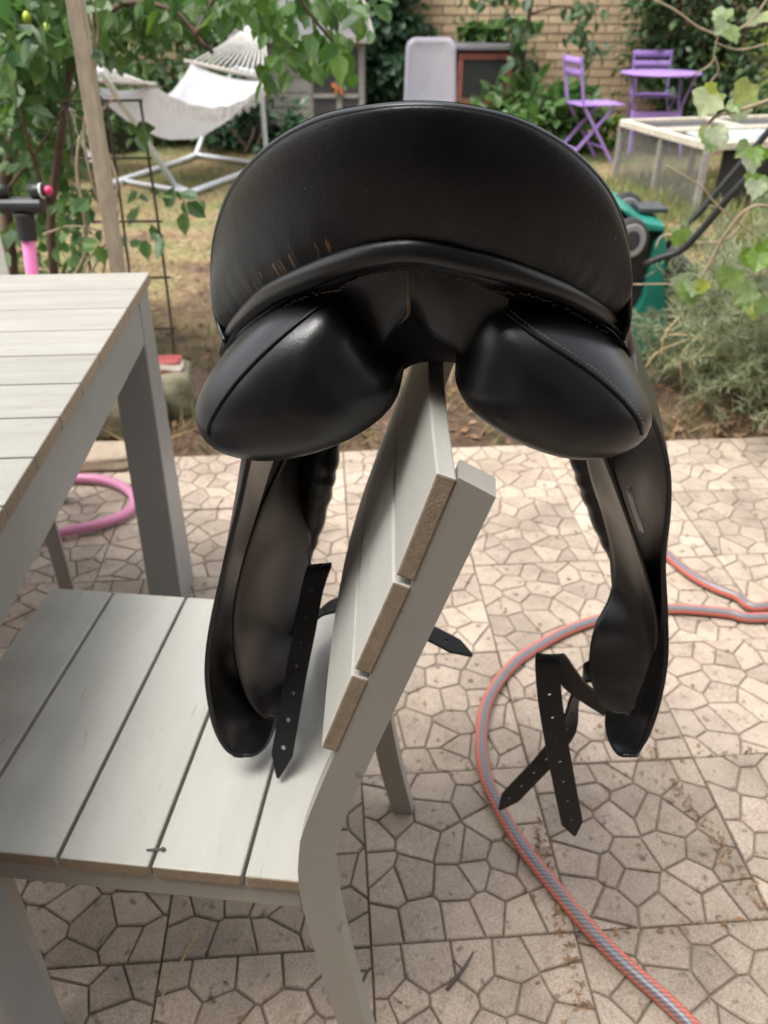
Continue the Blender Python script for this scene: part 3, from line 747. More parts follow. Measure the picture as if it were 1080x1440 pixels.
# stitched strip below the roll
strip_px = [(316, 500), (345, 468), (395, 433), (440, 412), (470, 408), (505, 390), (575, 380), (640, 389), (690, 408), (740, 413), (795, 434), (845, 462), (880, 490)]
STR = crom([hit(a, b, lambda x: .006 + 3.6 * x * x) for a, b in strip_px], NA)
rows = [[lerp(WEL[i], STR[i], t) + Vector((0, .002 - .005 * math.sin(math.pi * t), 0)) for i in range(NA)] for t in (0, .25, .5, .75, 1)]
rows.append([p + Vector((0, .012, -.004)) for p in STR])
v, f = grid(rows); mesh_obj('welt_strip', v, f, MT['leather'], sad, True)
st = MB()
S2 = crom([tuple(p) for p in STR], 150)
for i in range(2, 147, 1):
    a, b = S2[i], S2[i + 1]; o_ = Vector((0, -.0036, random.uniform(-.0008, .0014)))
    if random.random() < .86: st.tube([lerp(a, b, .10) + o_, lerp(a, b, .82) + o_ + Vector((0, 0, random.uniform(-.0005, .0005)))], random.uniform(.00035, .0007), 5)
so_ = st.build('stitching', MT['thread'], sad); so_['kind'] = 'stuff'

# panels: two stuffed pads
lp = [(470, 412), (430, 420), (390, 436), (350, 466), (312, 503), (289, 537), (279, 565), (282, 588), (294, 608), (320, 624), (360, 633), (400, 633), (450, 623), (500, 604), (538, 580), (559, 556), (565, 532), (558, 512), (540, 496), (520, 470), (500, 435)]
rp = [(690, 412), (730, 417), (775, 430), (822, 455), (868, 490), (899, 533), (915, 566), (914, 588), (901, 609), (872, 624), (830, 631), (790, 629), (742, 615), (700, 594), (662, 566), (645, 543), (639, 520), (645, 500), (652, 475), (664, 440), (676, 420)]
PADS = []
def make_pad(outl, sgn):
    y0 = .052
    P = [hit(a, b, lambda x: y0) for a, b in outl]; P = [SI @ p for p in P]; P.append(P[0])
    L = crom(P, 49)[:48]
    c = Vector((sum(p.x for p in L) / 48, y0, sum(p.z for p in L) / 48))
    rings = []
    for r in (.0, .06, .12, .18, .25, .31, .38, .44, .5, .56, .61, .66, .71, .76, .8, .84, .87, .90, .93, .955, .975, .99, 1.0):
        dep = .058 * (1 - r ** 2.3) ** (1 / 2.3)
        rings.append([S(c.x + (p.x - c.x) * r, y0 - dep + (.0022 * mnoise(Vector(((c.x + (p.x - c.x) * r) * 16, sgn * 3, (c.z + (p.z - c.z) * r) * 16))) + .0004 * mnoise(Vector(((c.x + (p.x - c.x) * r) * 70, sgn * 7, (c.z + (p.z - c.z) * r) * 70)))) * (1 - r ** 4), c.z + (p.z - c.z) * r) for p in L])
    for y, sx_, sz_, shx, shz in ((.075, 1.0, .99, 0, 0), (.11, .97, .95, -.002, .004), (.16, .90, .88, -.006, .008), (.22, .80, .78, -.012, .010), (.29, .72, .72, -.012, .008), (.35, .66, .70, -.006, 0), (.385, .5, .5, -.004, 0), (.40, .2, .2, -.004, 0)):
        rings.append([S(c.x + (p.x - c.x) * sx_ + sgn * shx * -1 * -1, y, c.z + (p.z - c.z) * sz_ + shz) for p in L])
    n = 48; v = [p for r in rings for p in r]; f = []
    for i in range(len(rings) - 1):
        for j in range(n):
            f.append((i * n + j, i * n + (j + 1) % n, (i + 1) * n + (j + 1) % n, (i + 1) * n + j))
    f.append(tuple((len(rings) - 1) * n + j for j in range(n)))
    o = mesh_obj('panel', v, f, MT['leather'], sad, True)
    PADS.append((o, BVHTree.FromPolygons(v, f)))
    return o
pl = make_pad(lp, -1); pr = make_pad(rp, 1)
def cast(px_list, n, bvhs, fallback=.56):
    out = []
    for q in crom([Vector((a, b, 0)) for a, b in px_list], n):
        r = ray(q.x, q.y).normalized(); best = None
        for b in bvhs:
            h = b.ray_cast(CO, r)
            if h[0] is not None and (best is None or h[3] < best[1]): best = (h[0], h[3], h[1])
        if best: out.append(best[0] + (CO - best[0]).normalized() * .0006)
    return out
for (o, bv), line in ((PADS[0], [(468, 418), (440, 438), (400, 470), (362, 505), (330, 540), (305, 575), (293, 600), (294, 612)]), (PADS[1], [(686, 414), (715, 442), (750, 470), (800, 502), (840, 530), (875, 562), (897, 590), (903, 610)])):
    pts = cast(line, 46, [bv])
    MB().tube(pts, .0017, 7).build('piping', MT['strap'], o, True)
    s2 = MB()
    for off in (-.0034,):
        for i in range(2, len(pts) - 2):
            t = (pts[i + 1] - pts[i - 1]).normalized(); vd = (CO - pts[i]).normalized(); sd_ = t.cross(vd)
            a = pts[i] + sd_ * off; s2.tube([a - t * .0012, a + t * .0012], .00035, 5)
    q = s2.build('stitching', MT['paleth'], o); q['kind'] = 'stuff'

# rear facing between the pads, split by a centre seam, with the gullet notch below it
fz = lambda x: .008 + 5.5 * x * x
def facing(a_px, b_px, name):
    A = crom([hit(x, y, fz) for x, y in a_px], 14); B = crom([hit(x, y, lambda q: .028 + 9 * q * q) for x, y in b_px], 14)
    rows = [[lerp(A[i], B[i], t) + Vector((0, -.004 * math.sin(math.pi * t), 0)) for i in range(14)] for t in [k / 8 for k in range(9)]]
    rows.append([p + Vector((0, .012, .002)) for p in rows[-1]])
    v, f = grid(rows); return mesh_obj(name, v, f, MT['lining'] if name == 'x' else MT['leather'], sad, True)
facing([(440, 420), (500, 388), (540, 379), (575.5, 377)], [(470, 520), (528, 498), (552, 470), (575.5, 443)], 'rear_facing')
facing([(575.5, 377), (615, 381), (655, 393), (716, 420)], [(575.5, 443), (600, 467), (632, 488), (690, 530)], 'rear_facing')
MB().tube([hit(575, y, lambda x: .0015) for y in (381, 400, 420, 442)], .0011, 6).build('centre_seam', MT['thread'], sad, True)
# gullet: lining that rises from the facing and comes down to rest on the chair rail
rows = []
for y, zc, hw, dp in ((.034, 1.02, .06, .03), (.05, .992, .056, .05), (.075, .958, .05, .05), (.098, .9375, .046, .03), (.11, .9345, .044, .012), (.2, .9345, .040, .008), (.3, .9345, .038, .006), (.395, .9345, .034, .004)):
    rows.append([S(.006 + hw * math.sin(a), y + .010 * abs(math.sin(a)) ** 2, zc - dp * abs(math.sin(a)) ** 3) for a in [k * math.pi / 16 for k in range(-8, 9)]])
v, f = grid(rows); mod(mesh_obj('gullet_lining', v, f, MT['lining'], sad, True), 'SOLIDIFY', thickness=.004, offset=1)

# flaps and sweat flaps ---------------------------------------------------------
def pt(q):
    return S(*q[1:]) if q[0] == 'L' else at_y(*q)
def ribbon(name, A, B, mat, nv=64, nu=20, bulge=.0, th=.004, parent=None, round_=0):
    ks = [int(round(396 * (1 - (1 - i / (nv - 1)) ** 1.5))) for i in range(nv)]       # rows close up towards the rounded tip
    A = crom([pt(q) for q in A], 400); B = crom([pt(q) for q in B], 400); A = [A[k] for k in ks]; B = [B[k] for k in ks]; rows = []
    for i in range(nv):
        row = []
        for j in range(nu):
            t = j / (nu - 1); p = lerp(A[i], B[i], t)
            p = p + Vector((bulge * math.sin(math.pi * t), 0, 0)); row.append(p)
        rows.append(row)
    v, f = grid(rows); o = mesh_obj(name, v, f, mat, parent or sad, True)
    mod(o, 'SOLIDIFY', thickness=th, offset=0); return o
ribbon('flap', [(372, 560, .60), (352, 640, .62), (335, 720, .62), (312, 810, .62), (295, 890, .62), (290, 950, .615), (297, 1005, .61), (306, 1034, .607), (319, 1054, .605), (333, 1062, .605), (346, 1064, .606)],
       [('L', -.14, .33, .985), ('L', -.165, .35, .93), ('L', -.195, .37, .85), ('L', -.21, .37, .74), ('L', -.21, .34, .64), ('L', -.205, .27, .575), ('L', -.197, .20, .53), (392, 985, .69), (389, 1018, .665), (378, 1045, .635), (363, 1059, .617), (348, 1064, .607)], MT['leather'], bulge=-.014)
ribbon('sweat_flap', [(425, 590, .68), (402, 645, .68), (365, 725, .68), (341, 800, .675), (329, 865, .67), (331, 925, .665), (344, 972, .66), (358, 996, .656), (374, 1008, .655), (381, 1010, .655)],
       [('L', -.10, .34, .97), ('L', -.115, .36, .90), ('L', -.15, .36, .81), ('L', -.165, .35, .72), ('L', -.165, .32, .64), ('L', -.155, .25, .57), ('L', -.15, .18, .53), (398, 985, .68), (394, 1002, .668), (383, 1010, .656)], MT['leatherin'], bulge=-.010)
ribbon('flap', [(890, 540, .60), (922, 600, .62), (939, 655, .63), (941, 715, .64), (934, 790, .65), (937, 865, .645), (937, 930, .63), (927, 988, .62), (913, 1030, .612), (903, 1048, .609), (893, 1059, .608), (881, 1064, .607)],
       [('L', .15, .33, .985), ('L', .17, .34, .93), ('L', .20, .36, .86), ('L', .215, .36, .78), ('L', .215, .33, .70), ('L', .22, .28, .62), ('L', .225, .2, .555), (853, 1000, .675), (852, 1024, .658), (857, 1045, .638), (867, 1059, .62), (880, 1064, .608)], MT['leather'], bulge=.012)
ribbon('sweat_flap', [(828, 590, .68), (849, 640, .68), (872, 700, .68), (897, 770, .675), (917, 840, .67), (925, 890, .665), (920, 945, .66), (905, 983, .656), (887, 1001, .653), (876, 1005, .652)],
       [('L', .115, .30, .95), (826, 645, .80), (848, 720, .80), (864, 790, .78), (858, 838, .76), (836, 882, .72), (828, 930, .69), (835, 970, .675), (850, 996, .66), (872, 1005, .653)], MT['leatherin'], bulge=.008)
# puckered knee blocks beyond the panels
def knee(pxs, Y):
    C = crom([at_y(a, b, Y) for a, b in pxs], 40); mb = MB()
    rs = [(.024 * math.sin(math.pi * (.12 + .86 * i / 39)) ** .6) * (1 + .05 * math.sin(i * 1.25 + 1.5 * math.sin(i * .37))) for i in range(40)]
    mb.tube(C, rs, 14); return mb.build('knee_block', MT['leather'], sad, True)
knee([(470, 560), (452, 640), (438, 710), (424, 800)], .88); knee([(800, 560), (826, 640), (848, 710), (872, 800)], .90)
# stirrup bars glinting under the skirts
for q in ([(884, 686), (892, 715), (903, 748)],):
    MB().tube(crom([at_y(a, b, .645) for a, b in q], 8), .0028, 6).build('stirrup_bar', MT['steel'], sad, True)

# girth straps with punched holes -------------------------------------------------
def strap(path, nrm, wd=.029, holes=(.45, .92, 8), parent=None):
    """path: list of 3-D points, nrm: list of normals at those points; pointed end at the last point"""
    n = 230
    C = crom(path, n); v = []; f = []
    pk_ = np.array([tuple(p) for p in path]); sk_ = np.concatenate([[0], np.cumsum(np.linalg.norm(np.diff(pk_, axis=0), axis=1))]); sk_ /= sk_[-1]
    nk_ = np.array([tuple(q) for q in nrm]); NR = [Vector([np.interp(i / (n - 1), sk_, nk_[:, k]) for k in range(3)]) for i in range(n)]
    L = sum((C[i + 1] - C[i]).length for i in range(n - 1)); hs = []
    if holes:
        a, b, k = holes; hs = [a + (b - a) * i / (k - 1) for i in range(k)]
    hrow = set(int(h * (n - 1)) for h in hs); hn = max(2, 2 * round(.0036 / (L / (n - 1))))
    def frame(i):
        t = (C[min(i + 1, n - 1)] - C[max(i - 1, 0)]).normalized(); sd_ = NR[i].normalized(); sd_ = (sd_ - t * sd_.dot(t)).normalized()
        return t, sd_
    def half(i):
        s_ = (n - 1 - i) * L / (n - 1)
        return wd / 2 * (min(1, .12 + .88 * s_ / .026))
    rows = []
    for i in range(n):
        t, sd_ = frame(i); h = half(i)
        rows.append(len(v)); v += [C[i] - sd_ * h, C[i] - sd_ * h * .36, C[i] + sd_ * h * .36, C[i] + sd_ * h]
    for i in range(n - 1):
        a, b = rows[i], rows[i + 1]
        for j in (0, 1, 2):
            if j == 1 and any((i - q) in hrow for q in range(1, hn)): continue
            if j == 1 and i in hrow and i + hn < n:
                b = rows[i + hn]
                t, sd_ = frame(i + hn // 2); cc = C[i + hn // 2]; k = len(v)
                l2 = (C[i + hn] - C[i]).length * .40
                for q in range(8):
                    an = q * math.pi / 4 + math.pi / 8
                    v.append(cc + sd_ * math.sin(an - math.pi) * .0027 * 1 + t * math.cos(an - math.pi) * min(.0029, l2))
                # corners: a+1 (-s,-t), a+2 (+s,-t), b+2 (+s,+t), b+1 (-s,+t)
                cs = [(a + 1, -1, -1), (a + 2, 1, -1), (b + 2, 1, 1), (b + 1, -1, 1)]
                ring = [k + q for q in range(8)]
                def near(sx, st_): return max(ring, key=lambda r: (v[r] - cc).dot(sd_) * sx + (v[r] - cc).dot(t) * st_ * 1.001)
                order = sorted(ring, key=lambda r: math.atan2((v[r] - cc).dot(t), (v[r] - cc).dot(sd_)))
                corner_ang = [math.atan2(st_, sx) for _, sx, st_ in cs]
                # walk round: each corner owns two ring points
                nr = len(order)
                start = order.index(min(order, key=lambda r: abs(((math.atan2((v[r] - cc).dot(t), (v[r] - cc).dot(sd_)) - (-math.pi * 3 / 4 - .39)) + math.pi) % (2 * math.pi) - math.pi)))
                od = order[start:] + order[:start]
                for c_ in range(4):
                    r0, r1, r2 = od[2 * c_], od[2 * c_ + 1], od[(2 * c_ + 2) % 8]
                    f.append((cs[c_][0], r1, r0)); f.append((cs[c_][0], cs[(c_ + 1) % 4][0], r2, r1))
            else: b = rows[i + 1]; f.append((a + j, a + j + 1, b + j + 1, b + j))
    o = mesh_obj('girth_strap', v, f, MT['strap'], parent or sad, False)
    mod(o, 'SOLIDIFY', thickness=.0036, offset=0)
    return o
V = Vector
X1 = V((1, 0, 0))
strap([at_y(395, 985, .745), at_y(412, 930, .74), at_y(434, 850, .735), at_y(443, 818, .730), at_y(448, 803, .726), at_y(451, 795, .717), at_y(450, 796, .708), at_y(446, 804, .701), at_y(438, 835, .694), at_y(428, 890, .680), at_y(417, 945, .667), at_y(404, 1020, .636), at_y(391, 1094, .600)],
      [V((1, 0, .12))] * 13, .0245, (.50, .93, 8))
strap([at_z(396, 1010, .50), at_z(424, 905, .485), at_z(445, 870, .49), at_z(470, 853, .495), at_z(492, 850, .495), at_z(548, 866, .488), at_z(612, 894, .478), at_z(664, 922, .470)],
      [V((0, -.2, 1)), V((.1, -.4, 1)), V((.2, -.8, .6)), V((.1, -1, .1)), V((0, -1, 0)), V((0, -1, 0)), V((0, -1, 0)), V((0, -1, 0))], .030, (.40, .9, 7))
strap([at_y(860, 1000, .70), at_y(835, 984, .70), at_y(810, 965, .697), at_y(792, 942, .692), at_y(780, 926, .684), at_y(773, 922, .676), at_y(770, 932, .668), at_y(773, 980, .664), at_y(782, 1040, .660), at_y(795, 1110, .656), at_y(808, 1174, .652)],
      [V((.4, -.3, .8)), V((.4, -.3, .8)), V((.6, -.3, .7)), V((.85, -.3, .4)), V((1, -.1, .1)), X1, X1, X1, X1, V((1, 0, .1)), V((1, 0, .15))], .028, (.45, .93, 7))
strap([at_y(850, 935, .74), at_y(828, 948, .735), at_y(812, 968, .73), at_y(804, 998, .725), at_y(795, 1030, .72), at_y(766, 1070, .715), at_y(735, 1103, .71), at_y(702, 1138, .705)],
      [V((.5, .2, .8)), V((.6, .5, .6)), V((.6, .8, .1)), V((.7, .7, -.1)), V((.8, .1, -.5)), V((.7, 0, -.7)), V((.7, 0, -.7)), V((.7, 0, -.7))], .028, (.3, .9, 7))

# ================================================================== THINGS ON THE TERRACE
def uvtube(name, pts, r, n, mat, label, cat):
    mb = MB(); L = len(pts); pts = [Vector(p) for p in pts]; s = 0; uv = []; f = []
    # parallel frames with a seam so that the stripes run along the hose
    prev = None
    for i, p in enumerate(pts):
        t = (pts[min(i + 1, L - 1)] - pts[max(i - 1, 0)]).normalized()
        a = t.cross(Vector((0, 0, 1))).normalized() if prev is None else (prev - t * prev.dot(t)).normalized()
        prev = a; b = t.cross(a)
        if i: s += (pts[i] - pts[i - 1]).length
        tw = .9 * math.sin(s * 1.3) + s * .35
        for j in range(n + 1):
            q = 2 * math.pi * j / n + tw; mb.v.append(p + (a * math.cos(q) + b * math.sin(q)) * r); uv.append((j / n, s))
    for i in range(L - 1):
        for j in range(n): f.append((i * (n + 1) + j, i * (n + 1) + j + 1, (i + 1) * (n + 1) + j + 1, (i + 1) * (n + 1) + j))
    f.append(tuple(range(n))); f.append(tuple(range((L - 1) * (n + 1), (L - 1) * (n + 1) + n))[::-1])
    return tag(mesh_obj(name, mb.v, f, mat, smooth=True, uvs=uv), label, cat)
HR = .0118
hp = [at_z(x, y, HR + .001) for x, y in ((1005, 1490), (960, 1432), (860, 1335), (772, 1240), (715, 1160), (683, 1085), (675, 1030), (685, 985), (715, 940), (765, 902), (830, 874), (890, 861), (950, 857), (1020, 861), (1085, 868))]
hp += [Vector((1.35, 1.47, HR)), Vector((1.62, 1.60, HR)), Vector((1.55, 1.76, HR)), Vector((1.30, 1.70, HR))]
hp += [at_z(x, y, HR + .001) for x, y in ((1085, 850), (1035, 837), (985, 815), (945, 787), (915, 757), (898, 725), (900, 690))]
hq = crom(hp, 260)
hq = [p + Vector((.006 * mnoise(p * 7), .006 * mnoise(p * 7 + Vector((9, 0, 0))), 0)) for p in hq]
uvtube('garden_hose', hq, HR, 14, MT['hose'], 'grey and coral red striped garden hose looping across the paving', 'hose')
pk = [at_z(x, y, .02) for x, y in ((-40, 726), (20, 690), (70, 676), (110, 672), (150, 676), (178, 688), (189, 704), (180, 720), (150, 734), (110, 744), (70, 752), (10, 764), (-60, 780))]
tag(MB().tube(crom(pk, 70), .0135, 12).build('pink_hoop', MT['pinktube'], smooth=True), 'thick pale pink plastic hoop lying on the paving under the table', 'hoop')

# scooter behind the table: only its column shows
sc = thing('toy_scooter', 'pink and black child scooter standing behind the table, column showing', 'scooter', (-.92, 2.27, .003), R(20))
c0 = at_y(34, 300, 2.27); c1 = at_y(46, 385, 2.27); dv = (c1 - c0).normalized(); base = c0 + dv * ((.09 - c0.z) / dv.z)
MB().tube([c0, base], .0180, 14).build('steering_column', MT['pink'], sc, True)
cl = MB(); u1 = -dv
cl.tube([c0 + dv * .07, c0 - dv * .002], .026, 14); cl.tube([c0 + V((-.058, 0, .021)), c0 + V((.058, 0, .021))], .022, 14); cpart = cl.build('clamp', MT['black'], sc, bevel=.004)
for sgn in (-1, 1):
    kc = c0 + V((sgn * .050, 0, .058))
    MB().lathe([(.008, -.02), (.017, -.018), (.019, 0), (.017, .018), (.008, .02)], kc, (1, 0, .1), 14).build('hinge', MT['black'], cpart, True)
    MB().lathe([(.0195, -.0025), (.0205, 0), (.0195, .0025)], kc + V((sgn * .012, 0, 0)), (1, 0, .1), 14).build('ring', MT['white'], cpart, True)
    MB().lathe([(.006, 0), (.0115, .004), (.0125, .012), (.009, .019), (.003, .021)], kc + V((sgn * .02, 0, 0)), (sgn, 0, .1), 12).build('knob', MT['hotpink'], sc, True)
MB().bar((base.x - .02, base.y + .02, .095), (base.x - .10, base.y + .46, .075), .10, .018).build('deck', MT['pink'], sc, bevel=.006)
for off in ((-.055, -.01), (.045, -.01), (-.10, .49)):
    wc = V((base.x + off[0], base.y + off[1], .058)); ax = V((1, .17, 0))
    wo = MB().lathe([(.03, -.012), (.052, -.012), (.055, 0), (.052, .012), (.03, .012)], wc, ax, 20).build('wheel', MT['black'], sc, True)
    MB().lathe([(.008, -.014), (.028, -.0135), (.028, .0135), (.008, .014)], wc, ax, 14).build('hub', MT['pink'], wo, True)

# stones at the edge of the bed
def rock(name, label, cat, px, py, z, size, mat, seed, rz=0, flat=.3, base=None):
    c = base or at_z(px, py, z); g = random.Random(seed); bm = bmesh.new(); bmesh.ops.create_cube(bm, size=1)
    bmesh.ops.subdivide_edges(bm, edges=bm.edges[:], cuts=7, use_grid_fill=True)
    for vt in bm.verts:
        p = vt.co.copy(); q = p.normalized() * .58; p = p.lerp(q, .35)
        d = mnoise(p * 2.2 + V((seed * 3.1, 0, 0))) * .16 + mnoise(p * 6 + V((seed, 5, 0))) * .06
        vt.co = p * (1 + d)
    M_ = Matrix.Rotation(rz, 3, 'Z'); vs = [c + M_ @ V((v.co.x * size[0], v.co.y * size[1], (v.co.z + .5) * size[2])) for v in bm.verts]
    fs = [tuple(v.index for v in f.verts) for f in bm.faces]; bm.verts.index_update()
    o = mesh_obj(name, vs, fs, mat, smooth=True); bm.free(); return tag(o, label, cat)
rock('edging_stone', 'flat pale stone slab beside the pink hoop', 'stone', 148, 650, 0, (.20, .13, .045), MT['stone'], 3, .1)
b1 = rock('edging_stone', 'mossy dark stone block behind the table leg', 'stone', 172, 606, 0, (.28, .16, .16), MT['mossstone'], 5, .1)
b2 = rock('edging_stone', 'upright stone block under the red and white stone, right of the table leg', 'stone', 248, 582, 0, (.13, .16, .17), MT['mossstone'], 8, .2)
# red and white painted pebble on that block
def pebble():
    m, n, p, out = new_mat('red_white_paint'); tc = N(n, 'ShaderNodeTexCoord'); sx = N(n, 'ShaderNodeSeparateXYZ'); n.links.new(tc.outputs['Object'], sx.inputs[0])
    no = N(n, 'ShaderNodeTexNoise', Scale=22, Detail=3); n.links.new(tc.outputs['Object'], no.inputs['Vector'])
    ad = N(n, 'ShaderNodeMath', operation='MULTIPLY_ADD'); n.links.new(no.outputs[0], ad.inputs[0]); ad.inputs[1].default_value = .03; n.links.new(sx.outputs[2], ad.inputs[2])
    r = ramp(n, ad.outputs[0], [(0, (.28, .10, .05)), (.036, (.28, .10, .05)), (.040, (.7, .62, .56)), (.055, (.7, .62, .56)), (.059, (.40, .075, .07))])
    n.links.new(r.outputs[0], p.inputs['Base Color']); p.inputs['Roughness'].default_value = .5; return m
pb = at_y(243, 549, 2.47)
rock('painted_stone', 'red and white painted stone on top of the upright block', 'stone', 0, 0, 0, (.09, .07, .05), pebble(), 12, 0, base=V((pb.x, pb.y, .155)))

# small litter on the paving
tw = MB(); a, b = at_z(628, 1392, .004), at_z(666, 1338, .006)
tw.tube(crom([a, lerp(a, b, .5) + V((.004, 0, .004)), b], 8), [.0026, .003, .0028, .0026, .0024, .002, .0016, .001], 6)
c_ = lerp(a, b, .55); tw.tube([c_, c_ + V((-.012, .012, .002))], .0013, 5)
tag(tw.build('twig', MT['twig'], smooth=True), 'dark forked twig on the paving right of the chair leg', 'twig')
tw = MB(); tw.tube(crom([at_z(222, 1412, .002), at_z(248, 1365, .004), at_z(278, 1312, .005)], 10), [.0012] * 6 + [.002, .0022, .002, .001], 5)
for i in range(14):
    p = at_z(262 + i * 1.3, 1342 - i * 2.2, .005); tw.tube([p, p + V((random.uniform(-.006, .006), .004, .002))], .0008, 4)
tag(tw.build('straw_stalk', MT['straw'], smooth=True), 'dry seed head stalk on the paving under the seat', 'straw')
tw = MB(); tw.tube(crom([at_z(205, 1249, .003), at_z(240, 1246, .006), at_z(275, 1251, .004)], 8), [.002, .004, .005, .0055, .005, .004, .003, .0015], 6)
tag(tw.build('bark_strip', MT['stem'], smooth=True), 'short pale dry bark strip on the paving below the seat edge', 'bark')
tw = MB(); p = at_z(218, 1196, .4415); tw.tube([p + V((-.009, 0, .001)), p + V((.007, .001, .001))], .0011, 5); tw.lathe([(.001, -.002), (.0028, 0), (.001, .003)], p + V((.008, .001, .001)), (1, 0, 0), 8)
tag(tw.build('nail', MT['twig']), 'tiny dark stalk lying across a gap of the chair seat', 'stalk')
g = np.random.default_rng(5); n = 420
P = np.stack([g.uniform(-.9, 1.5, n), g.uniform(.3, 2.15, n), np.full(n, .003)], 1); D = np.stack([g.normal(size=n), g.normal(size=n), g.normal(size=n) * .12], 1)
o = leaves('leaf_litter', P, D, np.stack([g.normal(size=n) * .3, g.normal(size=n) * .3, np.ones(n)], 1), g.uniform(.004, .017, n) , 'small', LEAF['litter']); o['kind'] = 'stuff'; o['label'] = 'scattered dry leaf crumbs on the paving'
pts = []
for (xa, ya), (xb, yb), m_ in (((870, 990), (1080, 1285), 150), ((752, 1150), (819, 1417), 130), ((560, 1084), (1075, 1056), 60), ((835, 1314), (1080, 1289), 40)):
    for k in range(m_):
        t = g.random(); q = at_z(xa + (xb - xa) * t + g.normal() * 4, ya + (yb - ya) * t + g.normal() * 3, .003); pts.append(q)
P = np.array([tuple(p) for p in pts]); n = len(P)
o = leaves('joint_litter', P, np.stack([g.normal(size=n), g.normal(size=n), g.normal(size=n) * .2], 1), np.stack([g.normal(size=n) * .4, g.normal(size=n) * .4, np.ones(n)], 1), g.uniform(.004, .016, n), 'narrow', LEAF['litter']); o['kind'] = 'stuff'; o['label'] = 'dry leaf crumbs caught in the paving joints'

# ================================================================== STAKE, TRELLIS
s0, s1 = at_y(170, 405, 2.42), at_y(103, -20, 2.30)
dv = (s1 - s0).normalized(); foot = s0 - dv * ((s0.z + .02) / dv.z); top = s0 + dv * 1.9
tag(MB().bar(foot, top, .041, .030, up=(0, 1, 0)).build('wooden_stake', MT['stake'], bevel=.003), 'leaning pale wooden stake at the left behind the table', 'stake')
tr = thing('wire_trellis', 'rusty square wire mesh panel standing behind the table corner', 'trellis', (-.8, 2.5, 0))
TY = 2.52
vx = [((92, 142), (148, 560)), ((150, 142), (200, 560)), ((197, 140), (252, 560))]
for (a, b) in vx:
    p0, p1 = at_y(*a, TY), at_y(*b, TY); d = (p1 - p0).normalized(); p1 = p0 + d * ((p0.z + .01) / -d.z)
    MB().tube(crom([p0, lerp(p0, p1, .5) + V((.006, .004, 0)), p1], 8), .0042, 6).build('upright_wire', MT['steelwire'], tr, True)
for ya, (xa, xb) in ((142, (82, 200)), (223, (100, 214)), (312, (110, 228)), (391, (140, 240)), (463, (180, 246))):
    p0, p1 = at_y(xa, ya, TY - .006), at_y(xb, ya - 1, TY - .006)
    MB().tube([p0, p1], .0038, 6).build('cross_wire', MT['steelwire'], tr, True)

# ================================================================== HAMMOCK AND ITS STAND
stnd = thing('hammock_stand', 'white tubular steel hammock stand on the lawn', 'hammock stand', (-1.5, 6.6, 0))
def gr_(x, y): q = at_z(x, y, .03); return V((q.x, q.y, gz(q.x, q.y) + .028))
fr2 = [at_y(140, 98, 5.55), at_y(196, 183, 5.9), gr_(246, 262), gr_(268, 272), gr_(345, 243), V((-1.02, 7.12, .035)), V((-.985, 7.22, .10)), V((-.99, 7.25, .5)), at_y(372, 105, 7.28)]
fr1 = [at_y(92, 128, 6.0), at_y(118, 205, 6.2), gr_(150, 264), gr_(168, 258), gr_(262, 224), gr_(276, 219), at_y(290, 180, 7.75), at_y(330, 95, 8.0)]
for fr in (fr2, fr1):
    pts = []
    for i in range(len(fr) - 1):
        for k in range(6): pts.append(lerp(fr[i], fr[i + 1], k / 6))
    pts.append(fr[-1])
    MB().tube(pts, .021, 10).build('side_frame', MT['whitemetal'], stnd, True)
MB().tube([fr2[3], fr1[2] + V((0, .25, 0))], .017, 8).build('cross_bar', MT['whitemetal'], stnd, True)
MB().tube([fr2[5], fr1[5]], .017, 8).build('cross_bar', MT['whitemetal'], stnd, True)
MB().tube([fr2[0], fr1[0]], .017, 8).build('cross_bar', MT['whitemetal'], stnd, True)
MB().tube([fr2[-1], fr1[-1]], .017, 8).build('cross_bar', MT['whitemetal'], stnd, True)
for q in (fr2[3], fr2[4], fr1[3]):
    MB().box(q + V((0, 0, -.008)), (.06, .06, .05)).build('foot', MT['whitemetal'], stnd, bevel=.008)
ham = thing('hammock', 'white fringed cotton hammock sagging between two spreader bars', 'hammock', (-1.5, 6.6, .3))
L0, L1, R0, R1 = at_y(112, 112, 6.1), at_y(212, 119, 5.7), at_y(270, 88, 7.45), at_y(378, 112, 7.15)
rows = []
for i in range(33):
    s_ = i / 32; a = lerp(L1, R1, s_); b = lerp(L0, R0, s_); row = []
    sag_e = .16 * 4 * s_ * (1 - s_); sag_f = .24 * 4 * s_ * (1 - s_)
    for j in range(17):
        t = j / 16; p = lerp(a, b, t); belly = (4 * t * (1 - t)) ** .8 * (.05 + .17 * (4 * s_ * (1 - s_)) ** .6)
        p.z -= sag_e * (1 - t) + sag_f * t + belly; p.z += .006 * math.sin(s_ * 40 + t * 5) * (1 - abs(2 * s_ - 1))
        row.append(p)
    rows.append(row)
v, f = grid(rows); co = mesh_obj('cloth', v, f, MT['cloth'], ham, True); mod(co, 'SOLIDIFY', thickness=.004)
fr_ = MB()
for i in range(2, 128):
    s_ = i / 130; k = s_ * 32; i0 = int(k); p = lerp(rows[i0][0], rows[i0 + 1][0], k - i0); ln = random.uniform(.06, .10)
    fr_.tube([p, p + V((random.uniform(-.01, .01), random.uniform(-.01, .01), -ln * .5)), p + V((random.uniform(-.015, .015), -.005, -ln))], .0028, 4)
fo = fr_.build('fringe', MT['rope'], ham); fo['kind'] = 'stuff'
for a, b in ((L0, L1), (R0, R1)):
    d = (b - a).normalized(); MB().tube([a - d * .07, b + d * .05], .017, 10).build('spreader_bar', MT['spreader'], ham, True)
apL, apR = fr2[0] + V((-.18, .1, .12)), at_y(368, 22, 7.75)
